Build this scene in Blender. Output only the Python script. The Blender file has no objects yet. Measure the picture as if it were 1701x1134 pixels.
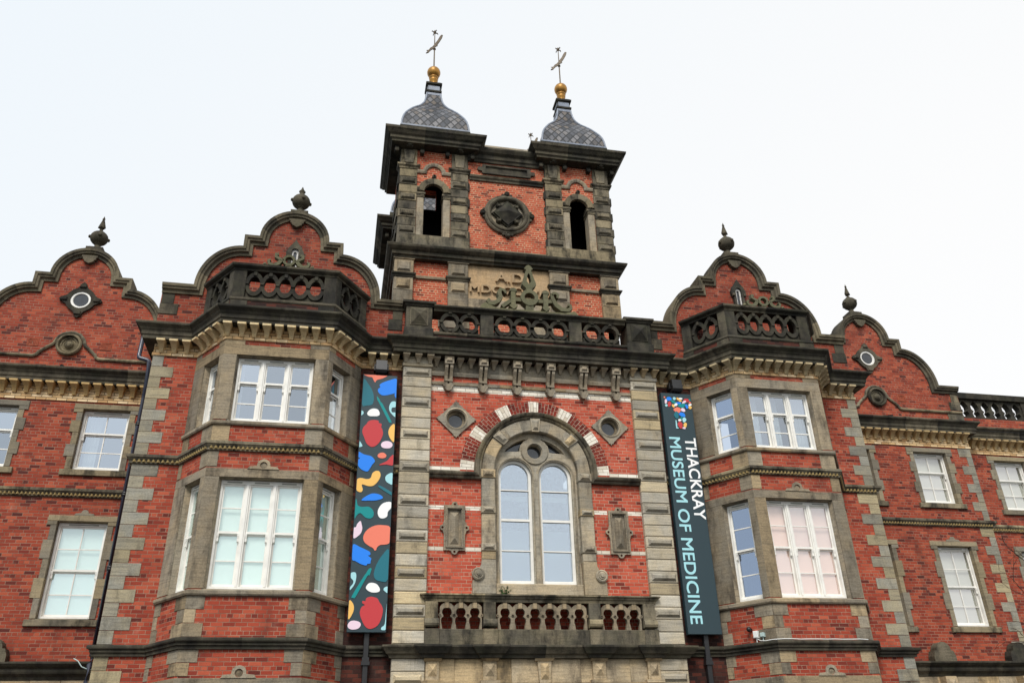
import bpy, math, random
from mathutils import Vector, Matrix
from mathutils.geometry import tessellate_polygon
random.seed(11)
R = math.radians
sc = bpy.context.scene
COL = sc.collection
# ---------------------------------------------------------------- camera
cam = bpy.data.objects.new('camera', bpy.data.cameras.new('camera'))
COL.objects.link(cam)
cam.data.sensor_width = 36.0
cam.data.lens = 29.179
cam.data.clip_end = 3000
cam.matrix_world = Matrix.Translation((-4.3667, -18.0943, 1.6)) @ (
    Matrix.Rotation(-0.20959, 4, 'Z') @ Matrix.Rotation(2.05069, 4, 'X') @ Matrix.Rotation(-0.026153, 4, 'Z'))
sc.camera = cam
# ---------------------------------------------------------------- light: pale overcast sky and a very soft sun
SUN_EL, SUN_AZ = 48.0, 200.0          # azimuth: where the sun stands, clockwise from +Y (behind the camera)
W = bpy.data.worlds.new('World'); sc.world = W; W.use_nodes = True
nt = W.node_tree; nt.nodes.clear()
sky = nt.nodes.new('ShaderNodeTexSky'); sky.sky_type = 'NISHITA'; sky.sun_disc = False
sky.sun_elevation = R(SUN_EL); sky.sun_rotation = R(SUN_AZ)
sky.air_density = 1.0; sky.dust_density = 3.0; sky.ozone_density = 1.0
hs = nt.nodes.new('ShaderNodeHueSaturation'); hs.inputs['Saturation'].default_value = 0.09
mx = nt.nodes.new('ShaderNodeMix'); mx.data_type = 'RGBA'; mx.inputs[0].default_value = 0.86
# cloud veil: thinner and bluer towards the left (west), brighter towards the right
gtc = nt.nodes.new('ShaderNodeTexCoord'); dot = nt.nodes.new('ShaderNodeVectorMath'); dot.operation = 'DOT_PRODUCT'
dot.inputs[1].default_value = (.80, .35, -.45); nt.links.new(gtc.outputs['Generated'], dot.inputs[0])
mr = nt.nodes.new('ShaderNodeMapRange'); mr.inputs[1].default_value = -.75; mr.inputs[2].default_value = .45; nt.links.new(dot.outputs['Value'], mr.inputs[0])
vm = nt.nodes.new('ShaderNodeMix'); vm.data_type = 'RGBA'; nt.links.new(mr.outputs[0], vm.inputs[0])
vm.inputs[6].default_value = (8.7, 9.6, 10.4, 1); vm.inputs[7].default_value = (10.3, 10.35, 10.4, 1); nt.links.new(vm.outputs[2], mx.inputs[7])
bg = nt.nodes.new('ShaderNodeBackground'); bg.inputs['Strength'].default_value = 0.1
out = nt.nodes.new('ShaderNodeOutputWorld')
nt.links.new(sky.outputs[0], hs.inputs['Color']); nt.links.new(hs.outputs[0], mx.inputs[6])
nt.links.new(mx.outputs[2], bg.inputs['Color']); nt.links.new(bg.outputs[0], out.inputs[0])
sl = bpy.data.lights.new('sun', 'SUN'); sl.energy = 2.7; sl.angle = R(22); sl.color = (1, .96, .9)
so = bpy.data.objects.new('sun', sl); COL.objects.link(so)
sd = Vector((math.sin(R(SUN_AZ)) * math.cos(R(SUN_EL)), math.cos(R(SUN_AZ)) * math.cos(R(SUN_EL)), math.sin(R(SUN_EL))))
so.rotation_euler = sd.to_track_quat('Z', 'Y').to_euler()
so.location = sd * 60
vs = sc.view_settings
sc.display_settings.display_device = 'sRGB'
vs.view_transform = 'Standard'; vs.look = 'None'; vs.exposure = 0.08; vs.gamma = 1.0
try: vs.use_curve_mapping = False
except Exception: pass

# ---------------------------------------------------------------- materials
def lin(r, g, b):
    f = lambda c: ((c / 255 + .055) / 1.055) ** 2.4 if c > 10 else c / 255 / 12.92
    return (f(r), f(g), f(b), 1)
class NT:
    def __init__(s, name, rough=.8, spec=.3):
        s.m = bpy.data.materials.new(name); s.m.use_nodes = True
        s.t = s.m.node_tree; s.b = s.t.nodes['Principled BSDF']
        s.b.inputs['Roughness'].default_value = rough
        s.b.inputs['Specular IOR Level'].default_value = spec
    def n(s, kind, **kw):
        x = s.t.nodes.new('ShaderNode' + kind)
        for k, v in kw.items():
            if k.startswith('i_'):
                kk = k[2:].replace('_', ' '); x.inputs[int(kk) if kk.isdigit() else kk].default_value = v
            else: setattr(x, k, v)
        return x
    def l(s, a, b): s.t.links.new(a, b)
    def math(s, op, a, b=None, c=None):
        x = s.n('Math', operation=op)
        for i, q in enumerate((a, b, c)):
            if q is None: continue
            if isinstance(q, (int, float)): x.inputs[i].default_value = q
            else: s.l(q, x.inputs[i])
        return x.outputs[0]
    def mix(s, fac, a, b, blend='MIX'):
        x = s.n('Mix', data_type='RGBA', blend_type=blend)
        for i, q in ((0, fac), (6, a), (7, b)):
            if isinstance(q, (int, float, tuple)): x.inputs[i].default_value = q
            else: s.l(q, x.inputs[i])
        return x.outputs[2]
    def noise(s, scale, detail=4, vec=None, rough=.6):
        x = s.n('TexNoise', i_Scale=scale, i_Detail=detail, i_Roughness=rough)
        if vec is not None: s.l(vec, x.inputs['Vector'])
        return x.outputs['Fac']
    def ramp(s, fac, stops, interp='LINEAR'):
        x = s.n('ValToRGB'); e = x.color_ramp; e.interpolation = interp
        while len(e.elements) > 1: e.elements.remove(e.elements[-1])
        e.elements[0].position = stops[0][0]; e.elements[0].color = stops[0][1]
        for p, c in stops[1:]:
            q = e.elements.new(p); q.color = c
        s.l(fac, x.inputs[0]); return x.outputs[0]
    def step(s, fac, a, b):
        x = s.n('MapRange', interpolation_type='SMOOTHSTEP'); s.l(fac, x.inputs[0])
        x.inputs[1].default_value = a; x.inputs[2].default_value = b; return x.outputs[0]
    def bump(s, h, strength=.3, dist=.01):
        x = s.n('Bump', i_Strength=strength, i_Distance=dist); s.l(h, x.inputs['Height'])
        s.l(x.outputs[0], s.b.inputs['Normal'])
    def map(s, vec, scale=(1, 1, 1), rot=(0, 0, 0)):
        x = s.n('Mapping'); x.inputs['Scale'].default_value = scale; x.inputs['Rotation'].default_value = rot
        s.l(vec, x.inputs[0]); return x.outputs[0]

def brick_mat(name, stops, mortar, soot=(0.03, .022, .018, 1), sootamt=.5, pale=.25, seed=0., w=.225, h=.0785, squash=True, msize=.0055):
    k = NT(name, .85, .25)
    uv = k.n('UVMap').outputs[0]
    mp = k.n('Mapping'); mp.inputs['Location'].default_value = (seed, seed * .37, 0); k.l(uv, mp.inputs[0])
    jit = k.n('TexNoise', i_Scale=9.0, i_Detail=2.0); k.l(mp.outputs[0], jit.inputs['Vector'])
    va = k.n('VectorMath', operation='MULTIPLY_ADD'); k.l(jit.outputs['Color'], va.inputs[0])
    va.inputs[1].default_value = (.010, .007, 0); k.l(mp.outputs[0], va.inputs[2])
    bt = k.n('TexBrick', offset=.5, offset_frequency=2, squash=.5 if squash else 1., squash_frequency=4)
    k.l(va.outputs[0], bt.inputs['Vector'])
    for nm, v in (('Scale', 1.), ('Mortar Size', msize), ('Mortar Smooth', .25), ('Bias', 0.), ('Brick Width', w), ('Row Height', h)):
        bt.inputs[nm].default_value = v
    bt.inputs['Color1'].default_value = (0, 0, 0, 1); bt.inputs['Color2'].default_value = (1, 1, 1, 1)
    bt.inputs['Mortar'].default_value = (.5, .5, .5, 1)
    col = k.ramp(bt.outputs['Color'], stops)
    fine = k.noise(60, 3, mp.outputs[0])
    col = k.mix(.35, col, k.ramp(fine, [(.3, (.3, .3, .3, 1)), (.7, (.72, .72, .72, 1))]), 'OVERLAY')
    pn = k.step(k.noise(1.3, 4, mp.outputs[0]), .52, .78)
    bl = k.noise(7, 3, mp.outputs[0])
    mcol = k.mix(k.step(k.noise(2.2, 3, mp.outputs[0]), .38, .62), mortar, tuple(c * .5 for c in mortar[:3]) + (1,))
    col = k.mix(k.math('MULTIPLY', bt.outputs['Fac'], .92), col, mcol)
    eff = k.math('MULTIPLY', k.math('MULTIPLY', pn, k.step(bl, .5, .75)), pale)
    col = k.mix(eff, col, lin(215, 190, 170))
    sx = k.map(mp.outputs[0], (1.6, .42, 1))
    sn = k.step(k.noise(1.1, 5, sx), .5, .8)
    col = k.mix(k.math('MULTIPLY', sn, sootamt), col, soot)
    k.l(col, k.b.inputs['Base Color'])
    hgt = k.math('MULTIPLY_ADD', bt.outputs['Fac'], -1., k.math('MULTIPLY', fine, .35))
    k.bump(hgt, .7, .012)
    return k.m

def stone_mat(name, base, warm, dark, soot=.4, moss=0., var=.5, bed=.35, edge=(.50, .72)):
    k = NT(name, .88, .2)
    tc = k.n('TexCoord').outputs['Object']
    rn = k.n('Attribute', attribute_name='rnd').outputs['Fac']
    off = k.n('VectorMath', operation='ADD'); k.l(tc, off.inputs[0])
    cb = k.n('CombineXYZ'); k.l(k.math('MULTIPLY', rn, 37.), cb.inputs[0]); k.l(k.math('MULTIPLY', rn, 91.), cb.inputs[2]); k.l(cb.outputs[0], off.inputs[1])
    v = off.outputs[0]
    col = k.mix(k.step(rn, .45, 1.0), base, warm)
    big = k.noise(1.7, 5, v)
    col = k.mix(k.math('MULTIPLY', k.step(big, .35, .75), .6), col, warm)
    # sedimentary bedding running at a slant in some blocks
    bv = k.map(v, (2.2, 2.2, 26), (0.0, .5, 0))
    bn = k.noise(1.0, 4, bv)
    col = k.mix(k.math('MULTIPLY', k.step(bn, .40, .72), bed), col, tuple(c * .42 for c in base[:3]) + (1,))
    # block to block value
    val = k.math('ADD', k.math('MULTIPLY', k.math('FRACT', k.math('MULTIPLY', rn, 7.31)), var), 1. - var * .5)
    cm = k.n('CombineXYZ'); [k.l(val, cm.inputs[i]) for i in range(3)]
    col = k.mix(1., col, cm.outputs[0], 'MULTIPLY')
    fine = k.noise(38, 4, tc)
    col = k.mix(.5, col, k.ramp(fine, [(.3, (.3, .3, .3, 1)), (.7, (.72, .72, .72, 1))]), 'OVERLAY')
    sv = k.map(v, (2.6, 2.6, .8))
    sn = k.step(k.noise(1.0, 6, sv, .68), *edge)
    sm = k.step(k.noise(6.0, 4, v), .3, .65)
    col = k.mix(k.math('MULTIPLY', k.math('MULTIPLY', sn, soot), k.math('ADD', k.math('MULTIPLY', sm, .5), .5)), col, dark)
    if moss:
        gn = k.n('NewGeometry'); sp = k.n('SeparateXYZ'); k.l(gn.outputs['Normal'], sp.inputs[0])
        mo = k.math('MULTIPLY', k.step(k.noise(3.5, 4, tc), .42, .7), moss)
        col = k.mix(mo, col, lin(92, 94, 66))
    k.l(col, k.b.inputs['Base Color'])
    k.bump(k.math('ADD', k.math('MULTIPLY', fine, .6), k.noise(9, 3, v)), .45, .012)
    return k.m

def plain(name, col, rough=.5, spec=.4, metal=0., noise=0., scale=12):
    k = NT(name, rough, spec); k.b.inputs['Metallic'].default_value = metal
    if noise:
        tc = k.n('TexCoord').outputs['Object']
        f = k.noise(scale, 5, tc)
        c = k.mix(k.step(f, .35, .72), col, tuple(q * (1 - noise) for q in col[:3]) + (1,))
        k.l(c, k.b.inputs['Base Color'])
    else: k.b.inputs['Base Color'].default_value = col
    return k.m

def glass_mat(name, refl, tint, through=(.8, .85, .85, 1)):
    k = NT(name)
    k.t.nodes.remove(k.b); o = k.t.nodes['Material Output']
    tr = k.n('BsdfTransparent'); tr.inputs[0].default_value = through
    gl = k.n('BsdfGlossy'); gl.inputs[0].default_value = tint; gl.inputs[1].default_value = .015
    tc = k.n('TexCoord').outputs['Object']
    bp = k.n('Bump', i_Strength=.05, i_Distance=.02); k.l(k.noise(1.6, 2, tc), bp.inputs['Height']); k.l(bp.outputs[0], gl.inputs['Normal'])
    rn = k.n('Attribute', attribute_name='rnd').outputs['Fac']
    mxs = k.n('MixShader'); k.l(k.math('MULTIPLY_ADD', rn, .22, refl - .11), mxs.inputs[0])
    k.l(tr.outputs[0], mxs.inputs[1]); k.l(gl.outputs[0], mxs.inputs[2]); k.l(mxs.outputs[0], o.inputs[0])
    return k.m

def slate_mat():
    k = NT('slate', .5, .5)
    uv = k.n('UVMap').outputs[0]; sp = k.n('SeparateXYZ'); k.l(uv, sp.inputs[0])
    u = k.math('DIVIDE', sp.outputs[0], .25); v = k.math('DIVIDE', sp.outputs[1], .36)
    a = k.math('ADD', u, v); b = k.math('SUBTRACT', u, v)
    fa = k.math('FRACT', a); fb = k.math('FRACT', b)
    cb = k.n('CombineXYZ'); k.l(k.math('FLOOR', a), cb.inputs[0]); k.l(k.math('FLOOR', b), cb.inputs[1])
    wn = k.n('TexWhiteNoise', noise_dimensions='2D'); k.l(cb.outputs[0], wn.inputs['Vector'])
    col = k.ramp(wn.outputs['Value'], [(0, lin(38, 40, 45)), (.35, lin(72, 73, 79)), (.6, lin(112, 110, 111)), (.85, lin(92, 82, 72)), (1, lin(54, 57, 64))])
    tc = k.n('TexCoord').outputs['Object']
    col = k.mix(.5, col, k.ramp(k.noise(14, 4, tc), [(.3, (.3, .3, .3, 1)), (.7, (.7, .7, .7, 1))]), 'OVERLAY')
    ea = k.math('LESS_THAN', fa, .2); eb = k.math('GREATER_THAN', fb, .80)
    e = k.math('MAXIMUM', ea, eb)
    col = k.mix(e, col, lin(14, 15, 17))
    k.l(col, k.b.inputs['Base Color'])
    h = k.math('ADD', k.math('SUBTRACT', fa, fb), 0.)
    k.bump(k.math('MULTIPLY', k.math('ADD', h, k.math('MULTIPLY', e, -1.5)), -1.), .9, .03)
    return k.m

O1 = [(0, lin(112, 47, 36)), (.09, lin(144, 58, 42)), (.20, lin(176, 78, 54)), (.5, lin(190, 87, 63)), (.8, lin(202, 102, 74)), (1, lin(168, 68, 49))]
O2 = [(0, lin(100, 44, 35)), (.09, lin(132, 54, 40)), (.18, lin(152, 63, 44)), (.45, lin(164, 70, 48)), (.7, lin(174, 78, 54)), (.9, lin(190, 96, 67)), (1, lin(142, 58, 41))]
O3 = [(0, lin(90, 44, 37)), (.10, lin(118, 51, 39)), (.20, lin(146, 63, 44)), (.45, lin(158, 70, 47)), (.7, lin(168, 77, 52)), (.9, lin(184, 94, 64)), (1, lin(128, 54, 41))]
dk = lambda L, v: [(p, (q[0] * v, q[1] * v * .95, q[2] * v, 1)) for p, q in L]
O1, O2, O3 = dk(O1, .97), dk(O2, .88), dk(O3, .86)
M = {}
M['brick_c'] = brick_mat('brick_orange', O1, lin(196, 172, 148), sootamt=.3, pale=.3, seed=3.1)
M['brick_b'] = brick_mat('brick_red', O2, lin(168, 142, 120), sootamt=.55, pale=.25, seed=7.7)
M['brick_w'] = brick_mat('brick_mottled', O3, lin(160, 134, 114), sootamt=.55, pale=.3, seed=12.3)
M['brick_t'] = brick_mat('brick_tower', [(p, (q[0] * .92, q[1] * .98, q[2] * .86, 1)) for p, q in O1], lin(212, 184, 148), sootamt=.3, pale=.25, seed=21.3, msize=.008)
M['brick_g'] = brick_mat('brick_gable', [(p, tuple(c * .8 for c in q[:3]) + (1,)) for p, q in O3], lin(150, 126, 106), sootamt=.45, pale=.4, seed=31.3)
M['brick_d'] = brick_mat('brick_dark', [(0, lin(40, 26, 24)), (.5, lin(64, 34, 28)), (1, lin(96, 48, 36))], lin(70, 58, 50), sootamt=.6, pale=.1, seed=41.3)  # darker brick tones for the banner strips and parapets
M['brick_x'] = brick_mat('brick_arch_red', [(0, lin(92, 34, 27)), (.5, lin(120, 44, 33)), (1, lin(140, 56, 41))], lin(196, 172, 150), sootamt=.2, pale=.1, seed=5.3, squash=False, w=.16, h=.08)
M['white_b'] = brick_mat('brick_white', [(0, lin(204, 192, 172)), (.5, lin(232, 224, 208)), (1, lin(242, 236, 222))], lin(176, 160, 140), soot=lin(120, 106, 88), sootamt=.5, pale=.1, seed=9.1, squash=False, h=.08)
M['cream_b'] = brick_mat('brick_cream', [(0, lin(190, 150, 104)), (.5, lin(222, 188, 138)), (1, lin(236, 210, 170))], lin(84, 70, 54), soot=lin(120, 74, 40), sootamt=.5, pale=.1, seed=15.1, squash=False, h=.075, w=.24, msize=.007)
M['pier'] = stone_mat('sandstone_pier', lin(178, 171, 156), lin(196, 176, 138), lin(62, 58, 52), .7, var=.6, bed=.55)
M['stone'] = stone_mat('sandstone_grey', lin(140, 131, 115), lin(162, 142, 110), lin(50, 44, 38), .85, var=.5, bed=.5, edge=(.44, .70))
M['stone_c'] = stone_mat('sandstone_window', lin(156, 149, 134), lin(180, 158, 122), lin(58, 52, 45), .8, var=.45, bed=.5, edge=(.46, .70))
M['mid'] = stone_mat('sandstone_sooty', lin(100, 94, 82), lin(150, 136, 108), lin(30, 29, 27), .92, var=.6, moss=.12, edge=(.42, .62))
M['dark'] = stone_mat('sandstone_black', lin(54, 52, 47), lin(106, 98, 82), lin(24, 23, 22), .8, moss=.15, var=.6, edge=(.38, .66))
M['quoin'] = stone_mat('sandstone_quoin', lin(140, 137, 126), lin(164, 150, 118), lin(66, 62, 56), .6, var=.4, bed=.5)
M['jamb'] = stone_mat('sandstone_jamb', lin(126, 120, 107), lin(148, 134, 106), lin(50, 46, 40), .7, var=.4, bed=.4)
M['cope'] = stone_mat('sandstone_coping', lin(82, 77, 66), lin(118, 108, 88), lin(38, 36, 32), .85, moss=.15, var=.5, edge=(.40, .68))
M['ashlar'] = stone_mat('sandstone_ashlar', lin(172, 156, 130), lin(190, 164, 122), lin(70, 62, 52), .8, var=.35, bed=.5, edge=(.44, .7))
M['crest'] = stone_mat('sandstone_lichen', lin(98, 96, 76), lin(114, 110, 84), lin(40, 39, 32), .7, moss=.4, var=.2)
M['gold_s'] = stone_mat('sandstone_golden', lin(188, 172, 138), lin(200, 166, 110), lin(100, 78, 54), .55, var=.5)
M['panel'] = stone_mat('sandstone_panel', lin(172, 148, 116), lin(186, 152, 110), lin(82, 72, 60), .7, var=.15, edge=(.48, .74))
M['white'] = plain('white_paint', lin(238, 235, 227), .45, .4, noise=.12, scale=5)
M['oldwhite'] = plain('peeling_paint', lin(224, 220, 214), .6, .3, noise=.6, scale=22)
M['sash'] = plain('vent_grey', lin(150, 150, 140), .5, .4)  # even grey of the trickle vents
M['dkglass'] = plain('dark_glass', lin(46, 48, 52), .06, .9, noise=.4, scale=9)
M['g_blue'] = glass_mat('glass_blue', .48, (.86, .92, 1.0, 1))
M['g_mint'] = glass_mat('glass_mint', .46, (.90, 1, .99, 1), (.95, 1, .98, 1))
M['g_pink'] = glass_mat('glass_pale', .34, (1, .96, .95, 1), (1, .97, .95, 1))
M['g_deep'] = glass_mat('glass_deep', .42, (.66, .78, 1.0, 1), (.6, .65, .7, 1))
M['blind'] = plain('blind_pale', lin(240, 249, 243), .8, .1)
M['blind_p'] = plain('blind_pink', lin(244, 222, 210), .8, .1)
M['blind_g'] = plain('blind_grey', lin(200, 208, 200), .8, .1)
M['curtain'] = plain('net_curtain', lin(214, 220, 222), .8, .1)
M['slate'] = slate_mat()
M['lead'] = plain('lead', lin(132, 140, 154), .4, .5, .0, noise=.35, scale=8)
M['gold'] = plain('gilding', lin(184, 134, 58), .42, .5, .45, noise=.5, scale=5)
M['dentil'] = stone_mat('sandstone_dentil', lin(160, 144, 102), lin(150, 128, 84), lin(70, 62, 46), .5, var=.2)
M['iron'] = plain('black_iron', lin(34, 33, 34), .45, .5, noise=.3)
M['pipe'] = plain('blue_black_paint', lin(52, 56, 70), .3, .6)
M['vane'] = plain('worn_gilt', lin(104, 88, 66), .5, .4, .2, noise=.7, scale=16)
M['terra'] = plain('terracotta', lin(160, 84, 60), .8, .2, noise=.4)
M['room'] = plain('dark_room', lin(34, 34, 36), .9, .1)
M['bark'] = plain('bark', lin(58, 48, 40), .9, .2, noise=.4)
M['grnd'] = plain('tarmac', (.055, .055, .054, 1), .9, .2, noise=.4, scale=2)
M['deck'] = plain('light_stop_deck', (.06, .06, .062, 1), .9, .2)  # for the unseen decks added to keep light from leaking in
M['leaf'] = plain('leaf', lin(62, 88, 40), .6, .3, noise=.4)
M['grey_box'] = plain('grey_plastic', lin(176, 196, 192), .5, .4)
M['white_box'] = plain('white_plastic', lin(226, 226, 222), .5, .4)
M['banner'] = plain('banner_slate_blue', lin(44, 62, 68), .42, .4)
ARTC = {'coral': (238, 128, 104), 'teal': (34, 112, 126), 'blue': (36, 132, 240), 'green': (8, 140, 140), 'aqua': (168, 220, 226),
        'white': (246, 246, 244), 'red': (196, 62, 66), 'yellow': (244, 192, 102), 'pink': (238, 212, 226)}
for q, c in ARTC.items(): M['a_' + q] = plain('banner_' + q, lin(*c), .45, .3)

# ---------------------------------------------------------------- mesh builder
class F:                      # a vertical facet: u along the wall (left to right), d outwards, z up
    def __init__(s, ox, oy, tx=1., ty=0.):
        q = math.hypot(tx, ty); s.o = Vector((ox, oy, 0)); s.t = Vector((tx / q, ty / q, 0)); s.n = Vector((ty / q, -tx / q, 0))
        s.len = q
    def P(s, u, d, z): return s.o + s.t * u + s.n * d + Vector((0, 0, z))
    def ang(s): return math.atan2(s.t.y, s.t.x)
def FB(a, b): return F(a[0], a[1], b[0] - a[0], b[1] - a[1])

class MB:
    def __init__(s): s.v = []; s.f = []; s.r = []; s.sm = []; s.uv = {}
    def quad(s, pts, r, smooth=False, uv=None):
        i = len(s.v); s.v += [tuple(p) for p in pts]; s.f.append(list(range(i, i + len(pts)))); s.r.append(r); s.sm.append(smooth)
        if uv: s.uv[len(s.f) - 1] = uv
    def mesh(s, vs, fs, r, smooth=False):
        i = len(s.v); s.v += [tuple(p) for p in vs]
        for f in fs: s.f.append([i + q for q in f]); s.r.append(r); s.sm.append(smooth)
    def box(s, f, u0, u1, d0, d1, z0, z1, r=None, ch=0.):
        r = random.random() if r is None else r
        if ch: s.frus(f, u0, u1, d1 - ch, d1, z0, z1, ch, ch, r); d1 -= ch
        P = [f.P(u, d, z) for d in (d0, d1) for z in (z0, z1) for u in (u0, u1)]
        fs = [(0, 1, 3, 2), (0, 1, 5, 4), (2, 3, 7, 6), (0, 2, 6, 4), (1, 3, 7, 5)]
        if not ch: fs.append((4, 5, 7, 6))
        s.mesh(P, fs, r)
        return s
    def frus(s, f, u0, u1, d0, d1, z0, z1, iu, iz, r=None):       # raised panel: rectangle narrowing outwards
        r = random.random() if r is None else r
        P = [f.P(u, d0, z) for z in (z0, z1) for u in (u0, u1)] + [f.P(u, d1, z) for z in (z0 + iz, z1 - iz) for u in (u0 + iu, u1 - iu)]
        s.mesh(P, [(4, 5, 7, 6), (0, 1, 5, 4), (2, 3, 7, 6), (0, 2, 6, 4), (1, 3, 7, 5)], r); return s
    def plate(s, f, outer, holes=(), d0=0., d1=.05, r=None, back=True, fr=None):
        r = random.random() if r is None else r
        loops = [list(outer)] + [list(h) for h in holes]
        tri = tessellate_polygon([[Vector((a, b, 0)) for a, b in lp] for lp in loops])
        flat = [p for lp in loops for p in lp]
        s.mesh([f.P(a, d1, b) for a, b in flat], tri, r)
        if back: s.mesh([f.P(a, d0, b) for a, b in flat], tri, r)
        for lp in loops:
            for i in range(len(lp)):
                a, b = lp[i], lp[(i + 1) % len(lp)]
                s.quad([f.P(a[0], d0, a[1]), f.P(b[0], d0, b[1]), f.P(b[0], d1, b[1]), f.P(a[0], d1, a[1])], r)
        return s
    def slab(s, f, u0, u1, poly, r=None):                          # (d,z) outline pushed along u
        r = random.random() if r is None else r
        tri = tessellate_polygon([[Vector((a, b, 0)) for a, b in poly]])
        for u in (u0, u1): s.mesh([f.P(u, a, b) for a, b in poly], tri, r)
        for i in range(len(poly)):
            a, b = poly[i], poly[(i + 1) % len(poly)]
            s.quad([f.P(u0, *a), f.P(u1, *a), f.P(u1, *b), f.P(u0, *b)], r)
        return s
    def sweep(s, path, prof, closed=False, step=.9, r=None):       # (d,z) profile carried along a plan path
        pts = []
        n = len(path)
        segs = n if closed else n - 1
        def nrm(i):
            a, b = path[i % n], path[(i + 1) % n]; q = math.hypot(b[0] - a[0], b[1] - a[1]); return ((b[1] - a[1]) / q, -(b[0] - a[0]) / q)
        for i in range(segs):
            a, b = path[i], path[(i + 1) % n]
            k = max(1, round(math.hypot(b[0] - a[0], b[1] - a[1]) / step))
            nn = nrm(i)
            for j in range(k):
                if j == 0 and (closed or i > 0):
                    p = nrm(i - 1); q = 1 + p[0] * nn[0] + p[1] * nn[1]; m = ((p[0] + nn[0]) / q, (p[1] + nn[1]) / q)
                else: m = nn
                pts.append((a[0] + (b[0] - a[0]) * j / k, a[1] + (b[1] - a[1]) * j / k, m))
        if not closed: pts.append((path[-1][0], path[-1][1], nrm(n - 2)))
        L = [[(x + m[0] * d, y + m[1] * d, z) for d, z in prof] for x, y, m in pts]
        for i in range(len(L) if closed else len(L) - 1):
            A, B = L[i], L[(i + 1) % len(L)]; rr = random.random() if r is None else r
            for j in range(len(prof) - 1): s.quad([A[j], B[j], B[j + 1], A[j + 1]], rr)
        if not closed:
            for e in (L[0], L[-1]):
                t = tessellate_polygon([[Vector((d, z, 0)) for d, z in prof]]); s.mesh(e, t, .5)
        return s
    def sweepz(s, f, path, prof, closed=False, r=None, smooth=False):   # (offset,d) profile carried along a path in the facet's plane
        n = len(path)
        def nrm(i):
            a, b = path[i % n], path[(i + 1) % n]; q = math.hypot(b[0] - a[0], b[1] - a[1]) or 1; return (-(b[1] - a[1]) / q, (b[0] - a[0]) / q)
        L = []
        for i in range(n):
            if not closed and i == 0: m = nrm(0)
            elif not closed and i == n - 1: m = nrm(n - 2)
            else:
                p, q = nrm(i - 1), nrm(i); k = max(.3, 1 + p[0] * q[0] + p[1] * q[1]); m = ((p[0] + q[0]) / k, (p[1] + q[1]) / k)
            L.append([f.P(path[i][0] + m[0] * o, d, path[i][1] + m[1] * o) for o, d in prof])
        rr = random.random() if r is None else r
        for i in range(n if closed else n - 1):
            A, B = L[i], L[(i + 1) % n]
            if r is None and i % 4 == 0: rr = random.random()
            for j in range(len(prof) - 1): s.quad([A[j], B[j], B[j + 1], A[j + 1]], rr, smooth)
        if not closed:
            for e in (L[0], L[-1]): s.mesh(e, [list(range(len(prof)))], rr)
        return s
    def lathe(s, c, prof, n=20, r=None, sq=False):                 # (radius,z) profile round a vertical axis
        r = random.random() if r is None else r
        V = [(c[0] + a * math.cos(2 * math.pi * i / n), c[1] + a * math.sin(2 * math.pi * i / n), c[2] + z) for a, z in prof for i in range(n)]
        Fs = [(j * n + i, j * n + (i + 1) % n, (j + 1) * n + (i + 1) % n, (j + 1) * n + i) for j in range(len(prof) - 1) for i in range(n)]
        s.mesh(V, Fs, r, True); return s
    def disc(s, f, u, z, prof, n=24, r=None, smooth=False):         # (radius,d) profile round the wall's normal
        r = random.random() if r is None else r
        V = [f.P(u + a * math.cos(2 * math.pi * i / n), d, z + a * math.sin(2 * math.pi * i / n)) for a, d in prof for i in range(n)]
        Fs = [(j * n + i, j * n + (i + 1) % n, (j + 1) * n + (i + 1) % n, (j + 1) * n + i) for j in range(len(prof) - 1) for i in range(n)]
        s.mesh(V, Fs, r, smooth); return s
    def tube(s, pts, rad, n=8, r=.5):
        pts = [Vector(p) for p in pts]; rad = rad if isinstance(rad, list) else [rad] * len(pts)
        L = []
        for i, p in enumerate(pts):
            t = (pts[min(i + 1, len(pts) - 1)] - pts[max(i - 1, 0)]).normalized()
            a = t.cross(Vector((0, 0, 1)));  a = a.normalized() if a.length > .05 else Vector((1, 0, 0)); b = t.cross(a).normalized()
            L += [p + (a * math.cos(2 * math.pi * k / n) + b * math.sin(2 * math.pi * k / n)) * rad[i] for k in range(n)]
        Fs = [(j * n + i, j * n + (i + 1) % n, (j + 1) * n + (i + 1) % n, (j + 1) * n + i) for j in range(len(pts) - 1) for i in range(n)]
        i = len(s.v); s.mesh(L, Fs, r, True); s.mesh(L[:n], [list(range(n))], r); s.mesh(L[-n:], [list(range(n))], r); return s
    def wedge(s, f, c, a0, a1, r0, r1, d0, d1, ins=0., r=None):    # a block between two radii of an arch
        r = random.random() if r is None else r
        def ring(A0, A1, R0, R1, d): return [f.P(c[0] + q * math.cos(a), d, c[1] + q * math.sin(a)) for q, a in ((R0, A0), (R0, A1), (R1, A1), (R1, A0))]
        ia = ins / ((r0 + r1) / 2)
        B = ring(a0, a1, r0, r1, d0); T = ring(a0 + ia, a1 - ia, r0 + ins, r1 - ins, d1)
        s.mesh(B + T, [(4, 5, 6, 7)] + [(i, (i + 1) % 4, 4 + (i + 1) % 4, 4 + i) for i in range(4)], r); return s
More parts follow.
